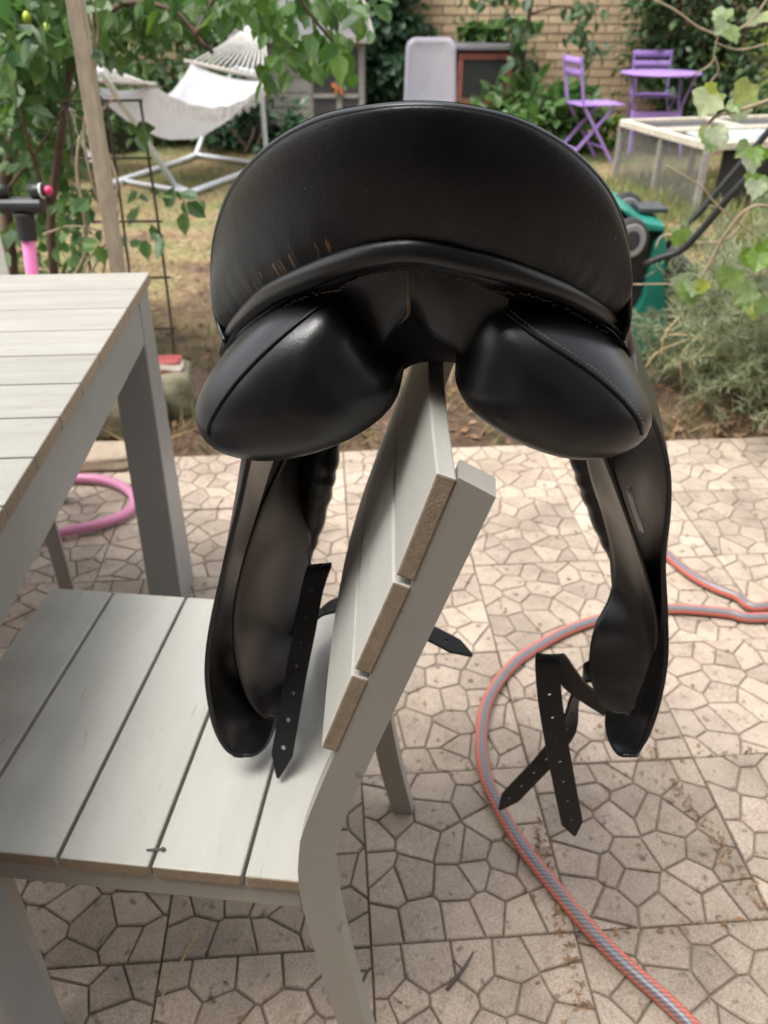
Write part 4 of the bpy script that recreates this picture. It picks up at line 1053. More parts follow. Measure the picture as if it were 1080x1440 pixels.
for a, b, ap in ((L0, L1, apL), (R0, R1, apR)):
    for k in range(14):
        p = lerp(a, b, k / 13); MB().tube(crom([p, lerp(p, ap, .5) + V((0, 0, -.02)), ap], 6), .0055, 5).build('cord', MT['rope'], ham, True)
    MB().tube([ap, ap + (ap - lerp(a, b, .5)).normalized() * .35], .012, 8).build('hanging_rope', MT['rope'], ham, True)

# dark tub behind the hammock stand
tb = at_z(172, 215, 0)
tub = thing('storage_tub', 'dark grey plastic tub behind the hammock stand', 'tub', (tb.x, tb.y, 0))
MB().lathe([(.14, .0), (.16, .02), (.20, .36), (.215, .37), (.215, .40), (.19, .40), (.18, .06)], (tb.x, tb.y, .0), n=28).build('body', MT['greybin'], tub, True)

# ================================================================== TIMBER COOP
def board(mb, a, b, wd, h, **k): mb.bar(a, b, wd, h, **k)
cy = 8.0; coop = thing('chicken_coop', 'weathered grey timber coop with felt roof and mesh doors', 'coop', (-.75, cy + .3, 0))
cxL, cxM, cxR = -1.20, -.66, -.20
for x in (cxL, cxM, -.40, cxR):
    for y in (cy, cy + .6): MB().box((x, y, .44), (.05, .05, .88)).build('post', MT['oldwood'], coop, bevel=.004)
for z in (.30, .42, .54, .66, .78):
    MB().box(((cxL + cxM) / 2, cy - .02, z), (cxM - cxL + .02, .018, .112)).build('board', MT['oldwood'], coop, bevel=.003)
    MB().box((cxL - .015, cy + .3, z), (.018, .62, .112)).build('board', MT['oldwood'], coop, bevel=.003)
for z in (.06, .235, .86): MB().box(((cxL + cxR) / 2, cy - .012, z), (cxR - cxL + .06, .03, .05)).build('rail', MT['oldwood'], coop, bevel=.004)
MB().box(((cxM + cxR) / 2, cy - .028, .46), (cxR - cxM - .06, .02, .035)).build('rail', MT['oldwood'], coop)
MB().box(((cxM + cxR) / 2, cy + .5, .45), (cxR - cxM, .02, .8)).box(((cxL + cxM) / 2, cy + .5, .2), (cxM - cxL, .02, .3)).build('back_panel', MT['dark'], coop)  # near-black panel: shade inside the coop put into its colour
def mesh_panel(name, parent, p0, ux, uz, nx, nz, r=.0016, mat='galv'):
    mb = MB(); p0 = V(p0); ux, uz = V(ux), V(uz)
    for i in range(nx + 1): mb.bar(p0 + ux * (i / nx), p0 + ux * (i / nx) + uz, r * 2, r * 2, up=(.3, .2, .9))
    for i in range(nz + 1): mb.bar(p0 + uz * (i / nz), p0 + uz * (i / nz) + ux, r * 2, r * 2, up=(.3, .2, .9))
    o = mb.build(name, MT[mat], parent); o['kind'] = 'stuff'; return o
mesh_panel('wire_mesh', coop, (cxM + .03, cy - .02, .08), (cxR - cxM - .06, 0, 0), (0, 0, .76), 28, 46, .0012)
rf = MB(); rz0, rz1 = .885, 1.16
rf.hexa([(cxL - .12, cy - .14, rz0), (cxR + .10, cy - .14, rz0), (cxR + .10, cy - .13, rz0 + .03), (cxL - .12, cy - .13, rz0 + .03), (cxL - .05, cy + .32, rz1), (cxR + .0, cy + .32, rz1), (cxR + .0, cy + .32, rz1 + .03), (cxL - .05, cy + .32, rz1 + .03)])
rf.hexa([(cxL - .05, cy + .325, rz1 + .03), (cxR + .0, cy + .325, rz1 + .03), (cxR + .0, cy + .325, rz1), (cxL - .05, cy + .325, rz1), (cxL - .1, cy + .75, rz0 + .03), (cxR + .10, cy + .75, rz0 + .03), (cxR + .10, cy + .75, rz0), (cxL - .1, cy + .75, rz0)])
ro = rf.build('roof', MT['felt'], coop)
MB().bar((cxR + .112, cy - .14, rz0 + .01), (cxR + .012, cy + .32, rz1 + .01), .02, .06, up=(0, 0, 1)).bar((cxL - .12, cy - .155, rz0 + .01), (cxR + .10, cy - .155, rz0 + .01), .02, .05).build('barge_board', MT['oldwood'], ro, bevel=.003)
ornp = V((-.40, cy - .06, .52))
orn = thing('butterfly_ornament', 'small orange butterfly ornament on the coop door post', 'ornament', ornp)
MB().prism([ornp + V((.005, 0, .01)), ornp + V((.05, 0, .055)), ornp + V((.065, 0, .02)), ornp + V((.03, 0, -.005)), ornp + V((.045, 0, -.05)), ornp + V((.012, 0, -.04))], (0, .005, 0)).prism([ornp + V((-.005, 0, .01)), ornp + V((-.012, 0, -.04)), ornp + V((-.045, 0, -.05)), ornp + V((-.03, 0, -.005)), ornp + V((-.065, 0, .02)), ornp + V((-.05, 0, .055))], (0, .005, 0)).build('wings', MT['orange'], orn)
MB().tube([ornp + V((0, 0, -.05)), ornp + V((0, 0, .05))], .006, 6).build('body', MT['twig'], orn, True)

# ================================================================== WHITE PLASTIC CHAIR
pcx, pcy = .40, 7.6
pch = thing('plastic_chair', 'frosted white plastic garden chair with rounded back, seen from the lawn', 'chair', (pcx, pcy, 0))
def rpanel(w0, w1, h0, h1, y, lean, r, name, bow=.03):
    """rounded panel, width w0 at the bottom and w1 at the top"""
    out = []
    for cx_, cz_, a0 in ((1, 1, 0), (-1, 1, 90), (-1, -1, 180), (1, -1, 270)):
        for k in range(7):
            a = R(a0 + 90 * k / 6); z = (h1 - r if cz_ > 0 else h0 + r) + r * math.sin(a); wd = lerp(w0, w1, (z - h0) / (h1 - h0)) / 2
            out.append(((wd - r) * cx_ + r * math.cos(a), z))
    P = [V((pcx + x, y + lean * (z - h0) + bow * (x / w0 * 2) ** 2 * -1, z)) for x, z in out]; n = len(P)
    cen = V((pcx, y + lean * (h1 - h0) / 2, (h0 + h1) / 2)); mb = MB()
    rings = [[lerp(cen + V((0, .0, 0)), p, s_) for p in P] for s_ in (.02, .3, .6, .88)] + [[p + V((0, -.012, 0)) for p in P], [p + V((0, .02, 0)) for p in P]]
    v = [p for rr in rings for p in rr]; f = [(i * n + j, i * n + (j + 1) % n, (i + 1) * n + (j + 1) % n, (i + 1) * n + j) for i in range(len(rings) - 1) for j in range(n)]
    f.append(tuple(range(n))[::-1]); o = mesh_obj(name, v, f, MT['frost'], pch, True); return o, P
bo, bp = rpanel(.44, .40, .36, .90, pcy + .2, .12, .07, 'backrest')
MB().tube([p + V((0, .0, 0)) for p in bp], .011, 8, closed=True).build('rim', MT['frost'], bo, True)
sp_ = MB(); sp_.hexa([(pcx - .22, pcy - .2, .40), (pcx + .22, pcy - .2, .40), (pcx + .22, pcy - .2, .42), (pcx - .22, pcy - .2, .42), (pcx - .21, pcy + .22, .36), (pcx + .21, pcy + .22, .36), (pcx + .21, pcy + .22, .38), (pcx - .21, pcy + .22, .38)]); sp_.build('seat', MT['frost'], pch, bevel=.008)
sp_ = MB(); sp_.hexa([(pcx - .22, pcy - .215, .20), (pcx + .22, pcy - .215, .20), (pcx + .22, pcy - .205, .20), (pcx - .22, pcy - .205, .20), (pcx - .22, pcy - .21, .41), (pcx + .22, pcy - .21, .41), (pcx + .22, pcy - .20, .41), (pcx - .22, pcy - .20, .41)]); sp_.build('apron', MT['frost'], pch, bevel=.004)
for sx_ in (-1, 1):
    for yy in (-.19, .2): MB().bar((pcx + sx_ * .21, pcy + yy, .40), (pcx + sx_ * .24, pcy + yy * 1.15, .0), .035, .03, up=(0, 1, 0)).build('leg', MT['white'], pch, bevel=.004)

# ================================================================== RED HUTCH
hx, hy = .92, 8.3; hut = thing('rabbit_hutch', 'small red brown wooden hutch with mesh window in front of the brick wall', 'hutch', (hx, hy + .2, 0))
for x0 in (-.29, .29):
    for yy in (.0, .4): MB().box((hx + x0, hy + yy, .40), (.05, .05, .80)).build('post', MT['redwood'], hut, bevel=.004)
MB().box((hx, hy + .39, .52), (.54, .02, .60)).box((hx - .285, hy + .2, .52), (.015, .36, .60)).box((hx + .285, hy + .2, .52), (.015, .36, .60)).build('wall_panel', MT['redwood'], hut)
dr = MB(); 
for a, b in (((-.215, .38), (.215, .38)), ((-.215, .75), (.215, .75))): dr.box((hx, hy - .03, a[1]), (.50, .022, .055))
for x0 in (-.225, .225): dr.box((hx + x0, hy - .03, .565), (.05, .022, .312))
do = dr.build('door_frame', MT['redwood'], hut, bevel=.003)
mesh_panel('wire_mesh', do, (hx - .20, hy - .024, .40), (.40, 0, 0), (0, 0, .33), 18, 15, .0011)
MB().box((hx, hy + .34, .56), (.52, .01, .4)).build('interior_shade', MT['dark'], hut)  # added near-black sheet painting the shade behind the hutch window
for zz in (.30, .22): MB().box((hx, hy - .012, zz), (.53, .02, .06)).build('rail', MT['redwood'], hut)
MB().box((hx - .245, hy - .048, .62), (.02, .014, .05)).build('latch', MT['redwood'], hut)
MB().hexa([(hx - .33, hy - .08, .80), (hx + .33, hy - .08, .80), (hx + .33, hy - .08, .82), (hx - .33, hy - .08, .82), (hx - .33, hy + .5, .825), (hx + .33, hy + .5, .825), (hx + .33, hy + .5, .845), (hx - .33, hy + .5, .845)]).build('roof', MT['felt'], hut)

# ================================================================== PURPLE BISTRO SET
def bistro_chair(loc, rz, label):
    t = thing('bistro_chair', label, 'chair', loc, rz, 'purple folding bistro chairs'); Mx = MW[t.name]
    def q(x, y, z): return Mx @ V((x, y, z))
    for sx_ in (-.17, .17):
        # rear upright runs from backrest to front foot, the other pair crosses it
        MB().bar(q(sx_, -.20, .80), q(sx_ * .98, -.13, .46), .022, .012, up=Mx.to_3x3() @ V((1, 0, 0))).bar(q(sx_ * .98, -.13, .46), q(sx_ * .98, .20, .0), .022, .012, up=Mx.to_3x3() @ V((1, 0, 0))).build('front_leg', MT['purple'], t)
        MB().bar(q(sx_ * .86, .16, .44), q(sx_ * .86, -.24, .0), .022, .012, up=Mx.to_3x3() @ V((1, 0, 0))).build('rear_leg', MT['purple'], t)
    for z0 in (.765, .685):
        r_ = [q(-.18 + .36 * k / 8, -.205 + (.8 - z0) * .2 - .012 + .02 * abs(k / 4 - 1) ** 2, 0) for k in range(9)]
        rows = [[V((p.x, p.y, z)) for p in r_] for z in (z0 - .03, z0 + .03)]
        v, f = grid(rows); mod(mesh_obj('back_slat', v, f, MT['purple'], t, True), 'SOLIDIFY', thickness=.004)
    for k in range(5):
        y = -.16 + k * .082; MB().hexa([q(-.185, y, .45), q(.185, y, .45), q(.185, y, .456), q(-.185, y, .456), q(-.185, y + .070, .452), q(.185, y + .070, .452), q(.185, y + .070, .458), q(-.185, y + .070, .458)]).build('seat_slat', MT['purple'], t)
    MB().bar(q(-.165, .10, .13), q(.165, .10, .13), .012, .012).bar(q(-.145, -.13, .12), q(.145, -.13, .12), .03, .008).build('stretcher', MT['purple'], t)
    return t
bistro_chair((1.72, 7.45, 0), R(-78), 'purple folding bistro chair on the left, seen from the side')
bt = at_y(930, 102, 7.75)
bistro_chair((bt.x + .07, bt.y + .36, 0), R(180 + 2), 'purple bistro chair behind the purple table, only its backrest showing')
btab = thing('bistro_table', 'purple round topped folding bistro table behind the wire run', 'table', (bt.x, bt.y, 0))
tz = bt.z
MB().lathe([(.0, tz - .006), (.325, tz - .014), (.335, tz - .006), (.335, tz + .004), (.30, tz + .004), (0, tz + .003)], (bt.x, bt.y, 0), n=36).build('table_top', MT['purple'], btab, True)
for sx_ in (-1, 1):
    MB().tube(crom([V((bt.x + sx_ * .25, bt.y - .16, tz - .01)), V((bt.x + sx_ * .22, bt.y - .02, .40)), V((bt.x + sx_ * .25, bt.y + .22, 0))], 8), .011, 7).build('leg', MT['purple'], btab, True)
    MB().tube(crom([V((bt.x + sx_ * .21, bt.y + .16, tz - .01)), V((bt.x + sx_ * .20, bt.y + .0, .40)), V((bt.x + sx_ * .23, bt.y - .22, 0))], 8), .011, 7).build('leg', MT['purple'], btab, True)
MB().bar((bt.x - .21, bt.y - .08, .34), (bt.x + .21, bt.y - .08, .34), .012, .05).build('stretcher', MT['purple'], btab)
MB().bar((bt.x - .21, bt.y + .10, .22), (bt.x + .21, bt.y + .10, .22), .012, .03).build('stretcher', MT['purple'], btab)

# ================================================================== WIRE RUN
A_ = V((1.78, 6.57, 0)); B_ = V((2.04, 5.46, 0)); ru = (B_ - A_); rv = V((1.25, .28, 0)); RH = .41
run = thing('pet_run', 'low timber framed wire pet run on the lawn', 'pet run', A_ + V((0, 0, 0)))
posts = [A_, lerp(A_, B_, .52), B_, A_ + rv, B_ + rv, lerp(A_, B_, .5) + rv, A_ + rv * .5, B_ + rv * .5]
for p in posts: MB().bar(p + V((0, 0, gz(p.x, p.y) - .01)), p + V((0, 0, RH - .025)), .04, .04).build('post', MT['oldwood'], run, bevel=.004)
up_ = V((0, 0, RH))
for a, b in ((A_, B_), (A_ + rv, B_ + rv), (A_, A_ + rv), (B_, B_ + rv)):
    MB().bar(a + up_, b + up_, .055, .045).build('top_rail', MT['palewood'], run, bevel=.004)
for t in (.42, .5):
    MB().bar(lerp(A_, B_, t) + up_ + V((.02, 0, .012)), lerp(A_, B_, t) + rv + up_ + V((0, 0, .012)), .05, .022).build('lid_rail', MT['palewood'], run, bevel=.003)
MB().bar(A_ + rv * .55 + up_ + V((0, 0, .006)), lerp(A_, B_, .40) + rv * .55 + up_ + V((0, 0, .006)), .05, .022).build('lid_rail', MT['palewood'], run, bevel=.003)
MB().prism([lerp(A_, B_, .54) + up_ + rv * .12, B_ + up_ + rv * .06 - ru * .03, B_ + up_ + rv * .96 - ru * .03, lerp(A_, B_, .54) + up_ + rv * .96], (0, 0, .012)).build('lid_board', surf('pale_blue_board', (.50, .58, .58), (.40, .46, .46), .6, 9), run)
mesh_panel('side_mesh', run, A_ + V((0, 0, .01)), ru, V((0, 0, RH - .03)), 70, 26, .0011)
mesh_panel('lid_mesh', run, A_ + up_, rv, ru * .42, 80, 36, .0011)
MB().prism([B_ + rv * .10 + V((0, .01, 0)), B_ + rv * 1.0 + V((0, .01, 0)), B_ + rv * 1.0 + V((0, .01, RH - .03)), B_ + rv * .10 + V((0, .01, RH - .03))], ru.normalized() * -.015).build('end_board', MT['dark'], run)

# ================================================================== LAWN MOWER, stood on end
my = 2.85
mow = thing('lawn_mower', 'green and black electric lawn mower tipped upright beside the lavender', 'lawn mower', (at_y(905, 505, my).x, my, 0), 0)
def mp_(l, Y=my): return [at_y(a, b, Y) for a, b in l]
body = mp_([(934, 322), (938, 350), (935, 400), (941, 432), (939, 462), (928, 488), (905, 506), (884, 504), (870, 480), (884, 455), (903, 420), (912, 380), (920, 340)])
MB().prism(body, (.03, .30, 0)).build('deck', MT['green'], mow, bevel=.012)
top_ = mp_([(872, 293), (884, 296), (905, 312), (936, 318), (936, 327), (900, 326), (884, 308)], my - .01)
MB().prism(top_, (.03, .30, .0)).build('hood', MT['green'], mow, bevel=.008)
ch_ = mp_([(862, 300), (895, 318), (930, 330), (915, 372), (905, 415), (886, 452), (868, 490), (840, 500), (830, 420), (840, 340)], my + .03)
MB().prism(ch_, (.0, .24, .02)).build('chassis', MT['black'], mow, bevel=.01)
gb = mp_([(938, 352), (962, 365), (985, 385), (965, 420), (945, 470), (936, 440)], my + .10)
MB().prism(gb, (.02, .22, 0)).build('grass_box', MT['greybin'], mow, bevel=.012)
MB().hexa([at_y(900, 300, my + .1) + V((dx, dy, dz)) for dx, dy, dz in ((0, 0, 0), (0, .12, 0), (0, .12, .016), (0, 0, .016), (.10, 0, 0), (.10, .12, 0), (.10, .12, .016), (.10, 0, .016))]).build('lever', MT['greybin'], mow, bevel=.003)
for (a, b), Y in (((884, 338), my - .03), ((878, 300), my + .22)):
    wc = at_y(a, b, Y); wo = MB().lathe([(.04, -.02), (.070, -.018), (.076, 0), (.070, .018), (.04, .02)], wc, (.35, -1, .1), 26).build('wheel', MT['rubber'], mow, True)
    MB().lathe([(.012, .018), (.05, .0215), (.056, .021), (.058, .012), (.012, .012)], wc, (.35, -1, .1), 26).build('wheel_disc', surf('grey_wheel_disc', (.30, .29, .28), (.2, .2, .2), .4), wo, True)
h1 = [at_y(a, b, Y) for a, b, Y in ((905, 372, 2.78), (930, 362, 2.76), (958, 352, 2.74), (985, 325, 2.70), (1030, 272, 2.64), (1085, 215, 2.58), (1150, 150, 2.5))]
h2 = [at_y(a, b, Y) for a, b, Y in ((935, 350, 3.02), (952, 330, 3.0), (985, 297, 2.98), (1030, 245, 2.95), (1085, 180, 2.9), (1140, 120, 2.85))]
for h_ in (h1, h2): MB().tube(crom(h_, 30), .0115, 10).build('handle_tube', MT['black'], mow, True)
MB().tube([h1[-1], h2[-1]], .0115, 10).build('handle_grip', MT['black'], mow, True)
MB().tube(crom([at_y(a, b, 2.74) for a, b in ((922, 350), (928, 335), (940, 330), (962, 338), (1000, 342), (1030, 330), (1052, 300), (1058, 280))], 40), .0035, 6).build('cable', MT['stem'], mow, True)

# ================================================================== PLANTS
def hvec(n, g): return np.stack([g.normal(size=n), g.normal(size=n), g.normal(size=n)], 1)
# broad-leaved tree at the left with limbs overhead
LT = (-1.42, 2.95, 0)
lt = thing('fig_tree', 'broad leaved tree at the left, branches reaching over the hammock', 'tree', LT)
tk = MB()
limbs = [
 ([(-1.42, 2.95, -.02), at_y(8, 270, 2.9), at_y(40, 130, 2.85), at_y(60, 20, 2.85), at_y(75, -160, 2.9)], .026),
 ([(-1.20, 2.80, -.02), at_y(72, 340, 2.75), at_y(78, 250, 2.72), at_y(98, 100, 2.70), at_y(120, -100, 2.75)], .018),
 ([at_y(98, 100, 2.70), at_y(150, 20, 2.68), at_y(200, 3, 2.66), at_y(255, 22, 2.66), at_y(275, 50, 2.66), at_y(300, 75, 2.66)], .011),
 ([at_y(275, 50, 2.66), at_y(300, 0, 2.68), at_y(330, -60, 2.7)], .009),
 ([at_y(330, -60, 2.7), at_y(400, -30, 2.7), at_y(440, 25, 2.7), at_y(470, 60, 2.7)], .008),
 ([at_y(75, -160, 2.9), V((-1.3, 3.2, 2.2)), V((-1.5, 3.5, 2.6))], .016),
 ([at_y(120, -100, 2.75), V((-.5, 2.7, 1.85)), at_y(420, -160, 2.7), at_y(400, -30, 2.7)], .014),
 ([at_y(8, 270, 2.9), at_y(60, 200, 2.7), at_y(110, 120, 2.6)], .006),
 ([at_y(72, 300, 2.75), at_y(40, 200, 2.6), at_y(20, 110, 2.5)], .007),
]
for P_, r_ in limbs: tk.tube(crom(P_, 14), [r_ * (1 - .04 * i) for i in range(14)], 8)
tk.build('trunk', MT['bark'], lt, True)
g = np.random.default_rng(21)
def spots(lst, g):
    P = []
    for x, y, Y, sx_, sy_, n in lst:
        for k in range(n):
            YY = Y + g.normal() * .14; P.append(tuple(at_y(x + g.normal() * sx_, y + g.normal() * sy_, YY)))
    return np.array(P)
P = spots([(345, 12, 2.7, 22, 10, 16), (400, 40, 2.7, 20, 20, 26), (412, 92, 2.7, 14, 16, 10), (448, 60, 2.7, 14, 20, 16), (478, 72, 2.7, 12, 18, 14), (375, 100, 2.7, 10, 14, 8), (300, 6, 2.7, 26, 8, 14), (230, 2, 2.7, 36, 8, 18), (470, 4, 2.75, 24, 12, 20), (400, -90, 2.8, 80, 26, 110), (240, 30, 2.9, 30, 8, 10)], g)
n = len(P); D = np.array([0, -.25, -.9]) + hvec(n, g) * .45; Nn = np.array([0, -.8, .5]) + hvec(n, g) * .45
leaf_parts(P, D, Nn, g.uniform(.042, .08, n), 'ovate', 'lime', lt, 150, rest='upper_crown')
P = spots([(30, 30, 2.7, 44, 34, 150), (90, 35, 2.6, 40, 28, 100), (200, 12, 2.9, 50, 10, 60), (40, 90, 2.9, 34, 30, 70), (20, 150, 2.7, 30, 50, 60), (45, 230, 2.85, 34, 50, 60), (90, 200, 2.95, 20, 50, 26), (50, 330, 2.85, 34, 34, 50), (140, 50, 2.8, 16, 24, 16), (190, 30, 2.85, 24, 16, 22), (30, -140, 2.9, 110, 50, 360)], g)
n = len(P); ok = P[:, 2] > .03; P = P[ok]; n = len(P); D = np.array([.1, -.3, -.6]) + hvec(n, g) * .6; Nn = np.array([0, -.5, .8]) + hvec(n, g) * .5
leaf_parts(P, D, Nn, g.uniform(.04, .09, n), 'ovate', 'fig', lt, 150)
P = spots([(40, 40, 3.05, 60, 34, 520), (150, 25, 3.1, 60, 22, 300), (230, 10, 3.1, 50, 12, 140), (30, 170, 3.1, 34, 60, 260), (60, 280, 3.1, 40, 50, 260), (470, 10, 3.0, 40, 12, 80), (340, 6, 3.1, 50, 12, 120)], g)
P = P[P[:, 2] > .03]; n = len(P); D = np.array([.1, -.3, -.5]) + hvec(n, g) * .7; Nn = np.array([0, -.5, .8]) + hvec(n, g) * .6
o = leaves('inner_crown', P, D, Nn, g.uniform(.03, .062, n), 'ovate', LEAF['mid'], lt); o['kind'] = 'stuff'
# two unripe fruits
fr_ = MB()
for q in ((38, 25), (66, 41)):
    p = at_y(*q, 2.5); fr_.lathe([(.002, -.014), (.009, -.010), (.012, 0), (.010, .008), (.003, .016)], p, (.1, -.2, 1), 10)
fr_.build('fruit', surf('lime_fruit', (.42, .50, .06), (.35, .45, .05), .4), lt, True)
# climber twining up the trellis
cv = thing('climbing_vine', 'dry twining climber with a few green leaves on the wire mesh', 'vine', (-.95, 2.48, 0))
mb = MB()
for l, r_ in (([(140, 420), (150, 330), (128, 250), (118, 180), (135, 90), (128, 20)], .0042), ([(110, 420), (135, 370), (155, 320), (165, 260), (150, 210), (128, 120)], .004), ([(85, 420), (120, 355), (118, 300), (108, 240), (112, 190)], .0045), ([(100, 420), (128, 360), (150, 340), (166, 300), (160, 280)], .0035), ([(60, 330), (100, 318), (150, 325)], .003), ([(125, 100), (138, 50), (132, 0)], .003), ([(100, 160), (130, 170), (158, 140), (170, 145)], .003)):
    mb.tube(crom([at_y(a, b, 2.44 + .02 * math.sin(i * 2.0)) for i, (a, b) in enumerate(l)], 30), r_, 6)
mb.build('stem', MT['stem'], cv, True)
P = spots([(195, 335, 2.5, 16, 16, 9), (225, 280, 2.5, 24, 8, 8), (190, 180, 2.5, 10, 20, 4), (110, 300, 2.5, 22, 40, 26), (255, 286, 2.45, 12, 6, 4)], g)
ok = P[:, 2] > .03; P = P[ok]; n = len(P); D = np.array([.2, -.3, -.5]) + hvec(n, g) * .5; Nn = np.array([0, -.7, .7]) + hvec(n, g) * .4
leaf_parts(P, D, Nn, g.uniform(.04, .075, n), 'ovate', 'mid', cv)

# shrubs behind the hammock and along the far wall
def G0(x, y): q = at_z(x, y, 0); return (q.x, q.y, gz(q.x, q.y))
bush('shrub', 'dark shrub at the far left behind the tree trunk', 'shrub', (-3.2, 5.2, 0), (-3.2, 5.2, .65), (.8, .8, .75), 2600, .085, 'ovate', LEAF['dark'], k=24, seed=2)
bush('shrub', 'leafy green shrub left of the hammock stand', 'shrub', (-2.75, 6.9, 0), (-2.75, 6.9, .6), (.7, .5, .7), 2200, .08, 'ovate', LEAF['mid'], k=22, seed=3)
bush('shrub', 'dense dark shrub directly behind the hammock', 'shrub', (-1.9, 8.3, 0), (-1.9, 8.3, .65), (.8, .45, .75), 2600, .085, 'ovate', LEAF['dark'], k=26, seed=4)
bush('shrub', 'green shrub against the wall at the far left corner', 'shrub', (-3.3, 8.3, 0), (-3.3, 8.3, .8), (.9, .5, .9), 2600, .09, 'ovate', LEAF['mid'], k=24, seed=5)
bush('shrub', 'bushy green shrub just left of the timber coop', 'shrub', (-1.25, 7.75, 0), (-1.30, 7.75, .24), (.42, .25, .26), 800, .075, 'ovate', LEAF['ivy'], k=12, seed=6)
bush('weed_plant', 'low leafy plant in front of the coop doors', 'plant', (-.72, 7.6, 0), (-.72, 7.6, .26), (.22, .15, .28), 340, .085, 'ovate', LEAF['ivy'], k=9, seed=7, stem_mat='greenstem', sr=.006)
bush('shrub', 'tall light green shrub rising behind the coop roof', 'shrub', (-1.3, 8.75, 0), (-1.2, 8.75, 1.25), (1.0, .2, .55), 2200, .085, 'ovate', LEAF['mid'], k=20, seed=8)
bush('ivy', 'dark ivy curtain on the wall right of the coop', 'ivy', (.02, 8.85, 0), (.05, 8.80, 1.0), (.38, .14, .85), 2600, .075, 'lobed', LEAF['ivy'], k=26, seed=9, droop=.9)
bush('ivy', 'ivy trailing over the top of the red hutch', 'ivy', (1.1, 8.86, 0), (1.05, 8.76, .94), (.42, .10, .10), 420, .07, 'lobed', LEAF['mid'], k=10, seed=10, stems=2)
bush('shrub', 'broad leaved green bush in front of the red hutch', 'shrub', (1.25, 7.95, 0), (1.30, 7.95, .22), (.55, .32, .30), 1400, .14, 'ovate', LEAF['mid'], k=26, sig=.2, seed=11, droop=.1, stem_mat='greenstem', sr=.007)
bush('plant', 'pale leafy plant at the foot of the purple chair', 'plant', (1.80, 8.15, 0), (1.80, 8.15, .16), (.36, .2, .18), 420, .11, 'ovate', LEAF['lime'], k=12, seed=12, stem_mat='greenstem', sr=.006)
# young tree against the wall
yt = thing('young_tree', 'slender young tree in front of the brick wall', 'tree', (1.40, 8.35, 0))
mb = MB()
tl = [([(1.40, 8.35, -.02), at_y(736, 110, 8.35), at_y(738, 60, 8.35), at_y(748, 0, 8.35), at_y(760, -90, 8.3)], .03), ([at_y(744, 20, 8.35), at_y(800, 10, 8.2), at_y(825, 55, 8.1), at_y(838, 78, 8.1)], .011), ([at_y(738, 60, 8.35), at_y(715, 20, 8.3), at_y(700, -20, 8.3)], .012), ([at_y(760, -90, 8.3), at_y(800, -60, 8.2), at_y(812, 0, 8.1)], .014)]
for P_, r_ in tl: mb.tube(crom(P_, 12), [r_ * (1 - .05 * i) for i in range(12)], 8)
mb.build('trunk', MT['bark'], yt, True)
P = spots([(728, 50, 8.2, 12, 20, 46), (722, 84, 8.2, 7, 10, 12), (822, 16, 8.1, 16, 8, 24), (815, 48, 8.1, 9, 12, 20), (842, 76, 8.1, 12, 5, 12), (750, 95, 8.2, 9, 12, 14), (690, -6, 8.2, 26, 5, 20), (770, -70, 8.2, 90, 22, 300)], g)
n = len(P); D = np.array([0, -.2, -.7]) + hvec(n, g) * .55; Nn = np.array([0, -.5, .8]) + hvec(n, g) * .5
leaves('crown', P, D, Nn, g.uniform(.08, .13, n), 'ovate', LEAF['dark'], yt)
# evergreen hedge at the right
bush('hedge_shrub', 'dense dark evergreen behind the purple table', 'shrub', (3.0, 8.6, 0), (3.0, 8.55, .9), (.85, .4, .85), 5200, .085, 'small', LEAF['dark'], k=40, sig=.18, seed=14)
bush('hedge_shrub', 'tall dark evergreen in the far right corner', 'shrub', (4.2, 8.2, 0), (4.2, 8.2, 1.1), (.9, .6, 1.1), 5200, .085, 'small', LEAF['dark'], k=40, sig=.18, seed=15)
bush('hedge_shrub', 'dark evergreen low behind the pet run', 'shrub', (3.7, 7.3, 0), (3.7, 7.3, .5), (.6, .4, .5), 2200, .085, 'small', LEAF['dark'], k=22, sig=.18, seed=16)
bush('conifer', 'yellow green feathery conifer at the upper right edge', 'shrub', (3.05, 5.6, 0), (3.05, 5.6, .95), (.55, .45, .75), 5200, .085, 'narrow', LEAF['olive'], k=40, sig=.17, seed=17)
# climbing vine hanging in at the right
rv_ = thing('grape_vine', 'trailing vine with pale lobed leaves at the right edge', 'vine', (1.55, 2.2, 0))
mb = MB()
for l, Y, r_ in (([(920, 0), (950, 15), (985, 40), (1020, 48), (1055, 30), (1085, -10)], 3.2, .004), ([(1085, 140), (1040, 155), (1005, 165), (985, 190)], 2.1, .004), ([(1010, 48), (1005, 70), (1000, 90), (975, 105)], 3.1, .003), ([(1005, 80), (1010, 100), (995, 120), (985, 130)], 3.1, .003), ([(1085, 60), (1040, 70), (1005, 60)], 3.1, .003), ([(1120, 300), (1060, 290), (1020, 330), (985, 395)], 2.15, .004), ([(935, 232), (985, 262), (1010, 290), (1060, 330)], 2.3, .0028), ([(1085, 380), (1040, 392), (985, 398), (890, 400)], 2.2, .0022)):
    mb.tube(crom([at_y(a, b, Y) for a, b in l], 24), r_, 6)
rp_ = [V((1.55, 2.25, -.01)), V((1.5, 2.2, .5)), at_y(1120, 300, 2.15), at_y(1130, 130, 2.1), V((1.4, 2.4, 1.5)), V((1.7, 3.2, 1.35)), at_y(1085, -10, 3.2)]
mb.tube(crom(rp_, 30), .007, 7)
mb.build('stem', MT['stem'], rv_, True)
